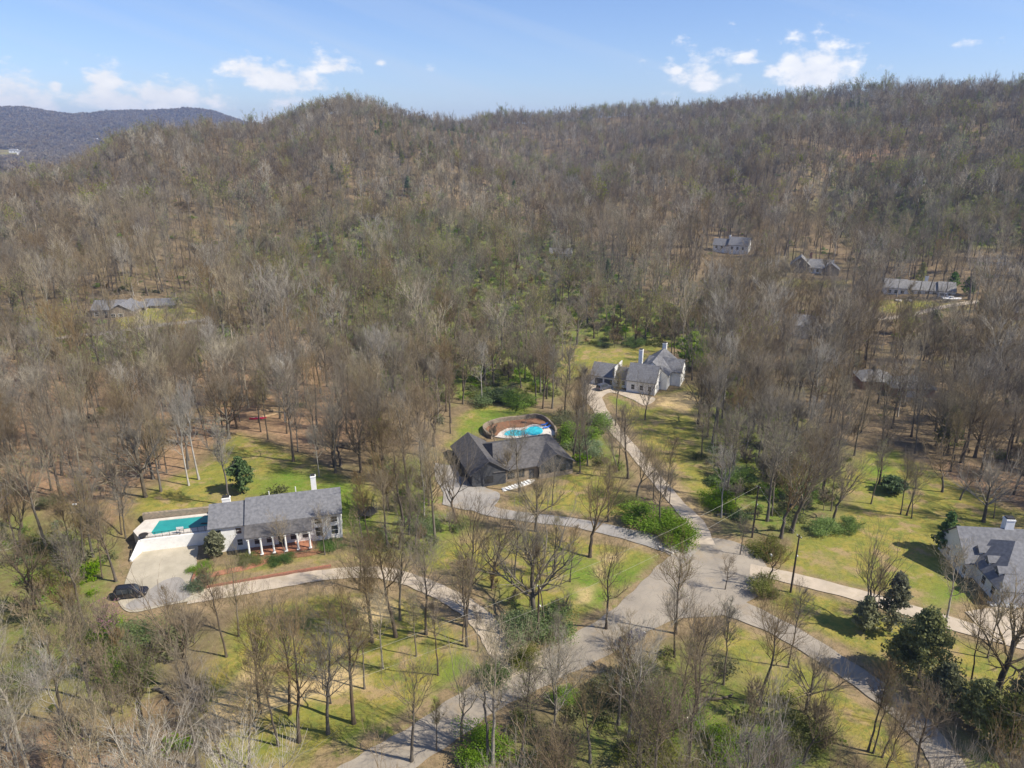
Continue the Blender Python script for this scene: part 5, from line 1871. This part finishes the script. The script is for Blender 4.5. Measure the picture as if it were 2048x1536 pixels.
BUSH = [  # pixel of the base centre, width, height, tone, label
    (1300, 1052, 11, 5.5, 'bright', 'big bright green honeysuckle thicket between the two drives, left half'),
    (1350, 1078, 10, 5, 'bright', 'big bright green honeysuckle thicket beside the turning circle, right half'),
    (1060, 1270, 8.5, 5, 'bright', 'bright green bush around the utility pole, left part'),
    (1108, 1262, 8.5, 5, 'bright', 'bright green bush around the utility pole, right part'),
    (1052, 1325, 5, 3, 'olive', 'grey leafless looking shrub at the mouth of the long drive'),
    (990, 1362, 5, 3, 'dark', 'round dark clipped shrub on the left of the drive mouth'),
    (985, 805, 12, 5, 'bright', 'bright green shrubs on the upper edge of the lawn, left clump'),
    (1035, 808, 11, 5, 'bright', 'bright green shrubs on the upper edge of the lawn, right clump'),
    (1150, 880, 11, 5, 'bright', 'green shrubs right of the kidney pool, lower clump'),
    (1190, 850, 10, 4.5, 'bright', 'green shrubs beside the winding pale drive'),
    (1130, 850, 9, 4, 'olive', 'dark green shrubs just above the kidney pool wall'),
    (1170, 905, 8, 4, 'bright', 'green shrub right of the charcoal roof corner'),
    (1700, 1060, 5, 4, 'bright', 'bright green bush at the right end of the wood edge'),
    (1650, 1066, 6, 4, 'bright', 'bright green bush between the leaning tree and the giant trunk'),
    (1530, 1105, 7, 4, 'olive', 'olive shrub behind the mailbox'),
    (1530, 1185, 6, 4, 'olive', 'olive shrub on the right rim of the turning circle'),
    (235, 1345, 7, 4.5, 'bright', 'bright green bush left of the young grove below the court'),
    (280, 1290, 8, 5, 'bright', 'bright green bush in the middle of the lower left wood'),
    (215, 1275, 6, 3.5, 'bright', 'bright green bush below the black SUV'),
    (265, 1370, 6, 4, 'bright', 'low bright green bush at the foot of two leaning trunks'),
    (405, 1142, 4.5, 1.4, 'bright', 'low bright green hedge beside the parking court'),
    (400, 1175, 4.5, 3, 'dark', 'dark green shrub where the drive enters the parking court'),
    (1255, 1010, 5, 3, 'olive', 'loose olive shrub left of the big thicket'),
    (1340, 1140 - 60, 5, 2.5, 'olive', 'grey brush at the lower tip of the big thicket'),
    (1255, 1385, 9, 4.5, 'olive', 'olive thicket below the dark silver car'),
    (1360, 1420, 8, 4, 'bright', 'green thicket right of the lane in the foreground'),
    (1520, 1520, 7, 3.5, 'bright', 'bright green shrub at the bottom between bare crowns'),
    (1450, 1500, 6, 3.5, 'bright', 'bright green shrub at the bottom, left of its twin'),
    (1290, 1530, 8, 4, 'olive', 'olive shrub at the very bottom in the foreground wood'),
    (960, 1500, 7, 4, 'bright', 'green shrub at the foot of the pale foreground tree'),
    (1130, 1400, 4, 2.5, 'bright', 'small bright green shrub below the drive mouth'),
    (1600, 1470, 7, 3.5, 'olive', 'olive brush in front of the forked tree near the lower drive'),
    (860, 1060, 6, 4, 'bright', 'bright green shrub between the two houses'),
    (1345, 650, 10, 4, 'bright', 'green understory shrubs behind the white gabled house'),
    (1270, 690, 9, 3.5, 'bright', 'green understory shrubs at the back lawn of the gabled house'),
    (100, 1010, 5, 3, 'olive', 'olive shrub at the left wood floor'),
    (1440, 1010, 9, 4, 'bright', 'green thicket left of the utility pole behind the turning circle'),
    (1470, 960, 9, 4, 'bright', 'green thicket farther back left of the utility pole'),
    (1610, 1000, 8, 4, 'bright', 'green thicket right behind the giant trunk'),
    (560, 1122, 5, 1.3, 'dark', 'low dark hedge before the white columns, right part'),
    (500, 1124, 5, 1.4, 'olive', 'low hedge before the white columns, left part'),
    (660, 1095, 5, 1.5, 'dark', 'dark hedge under the windows at the right end of the white house')]

trees = []      # x, y, h, form index, hero flag


def clear(x, y, m_=0.0, lawn=True):
    ok = np.ones(len(x), bool)
    for c, hw in ROADS:
        for i in range(0, len(c) - 1):
            a_, b_ = c[i], c[i + 1]
            e = b_ - a_
            t = np.clip(((x - a_[0]) * e[0] + (y - a_[1]) * e[1]) / (e @ e + 1e-9), 0, 1)
            ok &= np.hypot(x - a_[0] - t * e[0], y - a_[1] - t * e[1]) > hw + 1.2 + m_
    for p in SLABS + FOOT:
        ok &= ~inside(p, x, y)
    if lawn:
        for p in LAWN:
            ok &= ~inside(p, x, y)
    return ok


hx = []
for (u, v, h_, f_) in HERO:
    p = at(u, v)
    trees.append([p.x, p.y, h_, f_, 1])
    hx.append((p.x, p.y))
hx = np.array(hx)

# open view: sight lines to the houses keep a few gaps
GAPS = [gpoly(p) for p in [[(430, 1110), (700, 1075), (720, 1130), (560, 1150), (420, 1160)], [(1160, 770), (1320, 790), (1320, 850), (1240, 850), (1180, 830)],
                           [(930, 960), (1150, 930), (1160, 990), (960, 1030)], [(1150, 690), (1130, 650), (1230, 660), (1230, 700)],
                           [(190, 1150), (400, 1170), (430, 1290), (200, 1320)], [(1740, 595), (1930, 610), (1930, 700), (1740, 700)], [(640, 1600), (700, 1520), (900, 1440), (1100, 1345), (1300, 1250), (1350, 1290), (1150, 1400), (960, 1490), (860, 1620)], [(1400, 510), (1500, 510), (1510, 560), (1400, 560)], [(1470, 1225), (1560, 1275), (1700, 1350), (1680, 1400), (1540, 1330), (1440, 1280)],
                           [(160, 650), (330, 640), (330, 700), (160, 700)], [(1560, 555), (1690, 560), (1690, 630), (1560, 630)],
                           [(1900, 1180), (2060, 1250), (2060, 1330), (1900, 1250)], [(1740, 800), (1830, 800), (1830, 850), (1740, 850)], [(1420, 505), (1500, 515), (1500, 540), (1420, 530)]]]


def poisson(x0, x1, y0, y1, spacing, filt, seed):
    """jittered grid"""
    r = np.random.default_rng(seed)
    gx = np.arange(x0, x1, spacing)
    gy = np.arange(y0, y1, spacing)
    X, Y = np.meshgrid(gx, gy)
    X = X + r.uniform(-.48, .48, X.shape) * spacing + (np.arange(len(gy)) % 2)[:, None] * spacing * .5
    Y = Y + r.uniform(-.48, .48, Y.shape) * spacing
    x, y = X.ravel(), Y.ravel()
    k = filt(x, y)
    return x[k], y[k], r


def infan(x, y, d0, d1, half=40.5):
    D = np.hypot(x, y)
    return (D >= d0) & (D < d1) & (np.abs(np.degrees(np.arctan2(x, y))) < half)


def ff(x, y):
    k = infan(x, y, 48, 215, 46)
    x_, y_ = x[k], y[k]
    ok = clear(x_, y_)
    for p in GAPS:
        ok &= ~inside(p, x_, y_)
    dd = np.min(np.hypot(x_[:, None] - hx[:, 0], y_[:, None] - hx[:, 1]), axis=1)
    ok &= dd > 3.2
    k[k] = ok
    return k


x, y, r_ = poisson(-190, 190, 25, 216, 6.1, ff, 11)
th = fbm(x, y, 60, 9)
keep = r_.random(len(x)) < np.clip(.84 + .5 * th, .4, 1) * (1 - .25 * soft(MOSS[:1], x, y, 8)) * np.where(y < 92, .92, 1)
x, y = x[keep], y[keep]
zt = height(x, y) + 12.0
tt = CAMH / (CAMH - zt)
bx, by = x * tt, y * tt          # the ground a crown of ordinary height hides from the air
onroad = ~clear(bx, by, .3, lawn=False)
onlawn = ~clear(bx, by, 0, lawn=True) & ~onroad
dr = r_.random(len(x))
k = ~inside(gpoly([(215, 1120), (420, 1080), (430, 1190), (400, 1225), (215, 1235)]), bx, by) & ~((onroad & (dr < np.where(by < 135, .82, .45))) | (onlawn & (dr < .2)))
x, y = x[k], y[k]
for a_, b_ in zip(x, y):
    f_ = int(r_.choice([0, 1, 2, 3, 5, 7, 9, 10, 12, 13, 15, 4, 8, 11, 6, 14], p=np.array([8, 8, 6, 8, 8, 6, 8, 8, 4, 6, 8, 8, 7, 4, 1, 1.]) / 99))
    h_ = {'snag': 10}.get(FORMS[f_], 20.5) * r_.uniform(.68, 1.22)
    trees.append([a_, b_, h_, f_, 0])
T = np.array(trees)
# the 300 that show largest: in frame, nearest first
U, Vv, Cc = proj(T[:, 0], T[:, 1], height(T[:, 0], T[:, 1]) + T[:, 2] * .5)
U2, V2, C2 = proj(T[:, 0], T[:, 1], height(T[:, 0], T[:, 1]) + T[:, 2])
vis = (U > -60) & (U < 2108) & (V2 < 1520) & (Vv < 1640)
score = T[:, 2] / Cc + T[:, 4] * .03
order = np.argsort(-np.where(vis, score, -1))
N_IND = 292
ind = [i for i in order[:N_IND] if vis[i]]
indset = set(ind)
rest = [i for i in range(len(T)) if i not in indset]

# ------------------------------------------------------------------ labels
LM = [((499, 1060), 'the pillared white house'), ((350, 1055), 'the teal pool'), ((330, 1150), 'the parking court'), ((263, 1192), 'the black SUV'), ((485, 985), 'the dark green magnolia on the lawn'),
      ((1040, 925), 'the charcoal roofed house'), ((1060, 862), 'the kidney pool'), ((1250, 750), 'the white gabled house'), ((1384, 728), 'the large round magnolia'), ((1990, 1130), 'the grey roofed house at right'),
      ((1835, 1365), 'the largest cedar'), ((1430, 1140), 'the turning circle'), ((1265, 1285), 'the dark silver car'), ((1050, 1340), 'the mouth of the long drive'), ((1076, 1284), 'the utility pole in the green bush'),
      ((1504, 1075), 'the utility pole behind the turning circle'), ((1581, 1185), 'the utility pole on the lawn'), ((516, 838), 'the red canoe'), ((157, 1087), 'the pale lamp post'), ((735, 1030), 'the trampoline'),
      ((1320, 1060), 'the big bright green thicket'), ((1180, 1114), 'the centre lawn'), ((640, 1360), 'the straw covered clearing'), ((280, 1290), 'the green bushes below the court'), ((1690, 1340), 'the bend of the lower right drive'),
      ((850, 1478), 'the lower end of the lane'), ((1330, 1480), 'the foreground thicket'), ((60, 1480), 'the lower left corner'), ((1950, 1480), 'the lower right corner'), ((1800, 775), 'the half hidden brick house'),
      ((240, 610), 'the stone house at left'), ((995, 805), 'the bright shrubs above the lawn'), ((1270, 930), 'the winding pale drive'), ((720, 880), 'the brown wood left of the centre'), ((40, 900), 'the left edge of the wood'),
      ((60, 1180), 'the left edge beside the court'), ((560, 1170), 'the drive below the columns'), ((850, 1180), 'the middle of the long drive'), ((900, 760), 'the green wood floor'), ((1770, 1000), 'the leaning trees on the right lawn'),
      ((1450, 880), 'the green wood beside the pale drive'), ((1600, 930), 'the crown of the giant forked tree'), ((2000, 900), 'the right edge above the lawn'), ((840, 960), 'the tree belt between the two houses'), ((300, 800), 'the leaf covered slope at upper left'),
      ((1640, 820), 'the grey wood at right'), ((620, 740), 'the slope above the canoe')]
LMW = np.array([list(at(*p))[:2] for p, _ in LM])
ORD = ['nearest', 'second nearest', 'third nearest', 'fourth nearest', 'fifth nearest', 'sixth nearest', 'seventh nearest', 'eighth nearest', 'ninth nearest', 'tenth nearest', 'eleventh nearest', 'twelfth nearest',
       'thirteenth nearest', 'fourteenth nearest', 'fifteenth nearest', 'sixteenth nearest', 'seventeenth nearest', 'eighteenth nearest']
ADJ = {0: 'brown', 1: 'grey', 2: 'pale'}
FN = {'forest': 'straight tree', 'pole': 'slender bare tree', 'vase': 'forked bare tree', 'oak': 'spreading bare tree', 'snag': 'broken bare snag'}
buckets = {}
for i in ind:
    d = np.hypot(LMW[:, 0] - T[i, 0], LMW[:, 1] - T[i, 1])
    k = int(np.argmin(d))
    dx, dy = T[i, 0] - LMW[k, 0], T[i, 1] - LMW[k, 1]
    side = ('right of' if dx > 0 else 'left of') if abs(dx) > abs(dy) else ('behind' if dy > 0 else 'in front of')
    key = (FN[FORMS[int(T[i, 3])]], side, k)
    buckets.setdefault(key, []).append((d[k], i))
LABEL = {}
for (fn, side, k), lst in buckets.items():
    lst.sort()
    for n_, (_, i) in enumerate(lst):
        tone = ADJ[NEAR[int(T[i, 3])][4]]
        LABEL[i] = f'{tone} {fn} {side} {LM[k][1]}' + (f', {ORD[n_]}' if len(lst) > 1 else '')
seen = {}
for i in ind:
    l = LABEL[i]
    seen[l] = seen.get(l, 0) + 1

# ------------------------------------------------------------------ trees as things
proto = {}
for n_, i in enumerate(ind):
    x_, y_, h_, f_, hero = T[i]
    f_ = int(f_)
    form, hh, tm, cm, tone = NEAR[f_]
    sc = h_ / hh
    z_ = float(height(x_, y_)) - .1
    if f_ not in proto:
        root = bpy.data.objects.new('bare_tree', None)
        COL.objects.link(root)
        link('trunk', tm, root)
        link('crown', cm, root)
        proto[f_] = root
    else:
        src = proto[f_]
        root = src.copy()
        COL.objects.link(root)
        for ch in src.children:
            c_ = ch.copy()
            COL.objects.link(c_)
            c_.parent = root
    root.location = (x_, y_, z_)
    rr = np.random.default_rng(int(i))
    root.rotation_euler = (rr.normal() * .03, rr.normal() * .03, rr.uniform(0, 6.28))
    wd = sc * rr.uniform(.9, 1.12)
    root.scale = (wd, wd, sc)
    tag(root, LABEL[i], 'tree', 'bare trees in the foreground woods and lawns')

for (u, v, h_, w_, kind, tone, lab, cat) in EVER:
    p = at(u, v)
    root = bpy.data.objects.new({'cedar': 'cedar_tree', 'magnolia': 'magnolia_tree'}.get(cat, 'evergreen_tree'), None)
    COL.objects.link(root)
    t_, c_ = conifer_parts(int(u), h_, w_, (9000 if w_ > 5 else 4500) if p.y < 250 else 1500, .30 if p.y < 250 else .4, kind)
    link('trunk', t_.mesh('trunk', BARK[0]), root)
    link('crown', c_.mesh('crown', LEAF[tone]), root)
    root.location = p
    root.rotation_euler = (0, 0, u)
    if cat == 'cedar' and p.y < 130:
        root.scale = (.78, .78, .85)
    tag(root, lab, cat)

BM = {}
for tone in ('bright', 'olive', 'dark'):
    BM[tone] = [bush_mesh('shrub', 900 + k + len(tone) * 7, 1, 1, 6500, .021, LEAF[tone], 26) for k in range(3)]
for n_, (u, v, w_, h_, tone, lab) in enumerate(BUSH):
    p = at(u, v)
    o = link('shrub', BM[tone][n_ % 3])
    o.location = p
    o.scale = (w_, w_ * .85, h_)
    o.rotation_euler = (0, 0, n_ * 1.7)
    tag(o, lab, 'shrub')
# redbud by the lower left bush
p = at(232, 1300)
root = bpy.data.objects.new('redbud_tree', None)
COL.objects.link(root)
t_, c_ = make_tree(77, 7, 'vase', 1)
r2 = np.random.default_rng(4)
tips = c_.tips[r2.integers(0, len(c_.tips), 900)]
bl_ = Parts()
bl_.add(*leaf_quads(tips + r2.normal(size=tips.shape) * .15, r2, .09))
link('trunk', t_.mesh('trunk', BARK[0]), root)
link('crown', c_.mesh('crown', TWIG[0]), root)
link('blossom', bl_.mesh('blossom', REDBUD), root)
root.location = p
tag(root, 'small redbud with pink blossom above the green bushes at lower left', 'tree')

# ------------------------------------------------------------------ the rest of the woodland as one object
pts, idx, scl, rot = [], [], [], []


def put(x, y, keys, smin, smax, r, base=22.0):
    z = height(x, y) - .15
    for k in range(len(x)):
        pts.append((x[k], y[k], z[k]))
    idx.extend(r.choice(keys, len(x)))
    scl.extend(r.uniform(smin, smax, len(x)) * np.clip(1 + .35 * fbm(x, y, 55, 23), .65, 1.35))
    rot.extend(r.uniform(0, 6.28, len(x)))


r_ = np.random.default_rng(21)
if rest:
    xr, yr = T[rest, 0], T[rest, 1]
    put(xr, yr, LIBIDX['near'], .7, 1.1, r_)
    scl[:] = list(T[rest, 2] / 19.5)


def band(d0, d1, sp, seed, dens=1.0, half=43.5):
    def f(x, y):
        k = infan(x, y, d0, d1, half)
        x_, y_ = x[k], y[k]
        ok = np.ones(len(x_), bool)
        if d0 < 700:
            ok = clear(x_, y_)
            for p in GAPS:
                ok &= ~inside(p, x_, y_)
        k[k] = ok
        return k
    m_ = d1 * math.sin(R(half)) + 5
    return poisson(-m_, m_, d0 * .7, d1, sp, f, seed)


x, y, r_ = band(215, 480, 7.2, 31)
k = r_.random(len(x)) < np.clip(.85 + .5 * fbm(x, y, 90, 5), .35, 1) * (1 - .32 * soft(MOSS[:1], x, y, 10))
x, y = x[k], y[k]
q = r_.random(len(x))
g = soft(MOSS, x, y, 10)
e = q < .012
b_ = (~e) & (q < .06 + .56 * g)
put(x[e], y[e], LIBIDX['ever'], .6, 1.0, r_)
put(x[b_], y[b_], LIBIDX['midbud'], .55, 1.0, r_)
put(x[~e & ~b_], y[~e & ~b_], LIBIDX['mid'], .62, 1.12, r_)
EVP = [gpoly(p) for p in [[(740, 262), (900, 252), (960, 300), (880, 335), (770, 312)], [(1245, 214), (1345, 212), (1350, 232), (1250, 236)], [(1640, 215), (1720, 205), (1740, 240), (1660, 245)]]]
DENSE = [gpoly(p) for p in [[(1400, 610), (1560, 600), (1720, 650), (2060, 680), (2060, 940), (1900, 900), (1780, 890), (1640, 860), (1480, 770), (1400, 700)]]]


def fd(x, y):
    k = inside(DENSE[0], x, y)
    x_, y_ = x[k], y[k]
    ok = clear(x_, y_, -.8)
    t_ = CAMH / (CAMH - 11.0)
    for p in FOOT:
        ok &= ~inside(p, x_ * t_, y_ * t_)
    k[k] = ok
    return k


x, y, r_ = poisson(20, 330, 130, 420, 7.4, fd, 77)
put(x, y, LIBIDX['near'] + LIBIDX['mid'], .6, 1.0, r_)
x, y, r_ = band(480, 1420, 7.5, 41)
z_ = height(x, y)
k = (r_.random(len(x)) < np.clip(.9 + .5 * fbm(x, y, 120, 8), .3, 1))
hidden = np.hypot(x, y) > 1340
k &= ~hidden
x, y = x[k], y[k]
q = r_.random(len(x))
pat = fbm(x, y, 150, 12)
e = q < .012 + .05 * np.clip(pat - .45, 0, 1)
for p in EVP:
    e |= inside(p, x, y) & (q < .42)
b_ = (~e) & (q < .05 + .38 * np.clip(-pat, 0, 1))
put(x[e], y[e], LIBIDX['ever'], .7, 1.05, r_)
put(x[b_], y[b_], LIBIDX['farbud'], .75, 1.15, r_)
m_ = ~e & ~b_
pt2 = fbm(x, y, 210, 17) + r_.normal(size=len(x)) * .35
FB = [LIBIDX['far'][i] for i in (0, 3, 5, 6)]
FG = [LIBIDX['far'][i] for i in (1, 2, 4, 8, 7)]
put(x[m_ & (pt2 > 0)], y[m_ & (pt2 > 0)], FB, .55, .98, r_)
put(x[m_ & (pt2 <= 0)], y[m_ & (pt2 <= 0)], FG, .55, .98, r_)
# far blue hills at left
def f_far(x, y):
    az = np.degrees(np.arctan2(x, y))
    return infan(x, y, 1400, 4700, 42) & (az < -16)


x, y, r_ = poisson(-3300, 0, 1000, 4700, 15, f_far, 51)
z_ = height(x, y)
uu, vv, _ = proj(x, y, z_ + 12)
k = (vv < 345) & ~soft([LAWN[-1]], x, y, 5).astype(bool)
x, y = x[k], y[k]
print('far', len(x))
put(x, y, LIBIDX['veryfar'], .8, 1.3, r_)
print('woodland instances', len(pts), 'individual', len(ind), 'rest near', len(rest), 'label dup', [l for l in seen if seen[l] > 1][:3])
scatter('distant_woodland', pts, idx, scl, rot, lib, 'bare grey brown woodland covering the slopes and hills behind', 'woodland')

# ------------------------------------------------------------------ undergrowth
ulib = bpy.data.collections.new('undergrowth_models')
for k in range(5):
    o = bpy.data.objects.new('undergrowth_model', bush_mesh('undergrowth', 950 + k, 3.2, 1.9, 420, .17, LEAF[['bright', 'olive', 'bright', 'olive', 'olive'][k]], 9))
    ulib.objects.link(o)
for k in range(3):
    t_, c_ = make_tree(970 + k, 3.6, 'oak', 1)
    ulib.objects.link(bpy.data.objects.new('undergrowth_model', mesh_np('undergrowth', *joined([t_, c_], [BARK[k % 2], TWIG[k % 2]]))))


def ug(x, y):
    k = infan(x, y, 60, 700, 40)
    x_, y_ = x[k], y[k]
    k[k] = clear(x_, y_, .5)
    return k


x, y, r_ = poisson(-430, 430, 40, 650, 3.1, ug, 61)
g = soft(MOSS, x, y, 6)
w_ = fbm(x, y, 26, 15) * .5 + fbm(x, y, 9, 16) * .35
red = soft(RED, x, y, 6)
prob = np.clip(g * (.85 + w_) * 1.05 + .05 + .1 * np.clip(w_, 0, 1), 0, .9) * (1 - .9 * red)
prob = np.clip(prob * (1 + .3 * g * sstep(170, 260, np.hypot(x, y))), 0, .95)
k = r_.random(len(x)) < prob
x, y = x[k], y[k]
print('undergrowth', len(x))
uz = height(x, y)
scatter('undergrowth', np.stack([x, y, uz - .1], 1), np.where(r_.random(len(x)) < .3, r_.integers(5, 8, len(x)), r_.integers(0, 5, len(x))), r_.uniform(.3, 1.0, len(x)) ** 1.3 * 1.45, r_.uniform(0, 6.28, len(x)), ulib, 'green leafing undergrowth on the wood floor between the bare trunks', 'undergrowth')

# ------------------------------------------------------------------ haze
def haze():
    b = MB().box(-5600, 5600, -700, 6400, -25, 265).build('haze', bpy.data.materials.new('haze'))
    m_ = b.data.materials[0]
    m_.use_nodes = True
    N, L = m_.node_tree.nodes, m_.node_tree.links
    N.clear()
    out = N.new('ShaderNodeOutputMaterial')
    v = N.new('ShaderNodeVolumePrincipled')
    v.inputs['Color'].default_value = (.45, .62, 1.0, 1)
    v.inputs['Density'].default_value = HAZE
    v.inputs['Anisotropy'].default_value = .2
    L.new(v.outputs[0], out.inputs['Volume'])
    tag(b, 'thin blue haze in the air over the valley and hills', 'haze', kind='stuff')


HAZE = 1.15e-4
haze()
for o in S.objects:
    l = o.get('label')
    if l and (len(l.split()) > 16 or len(l.split()) < 4):
        print('LABEL LEN', len(l.split()), l)
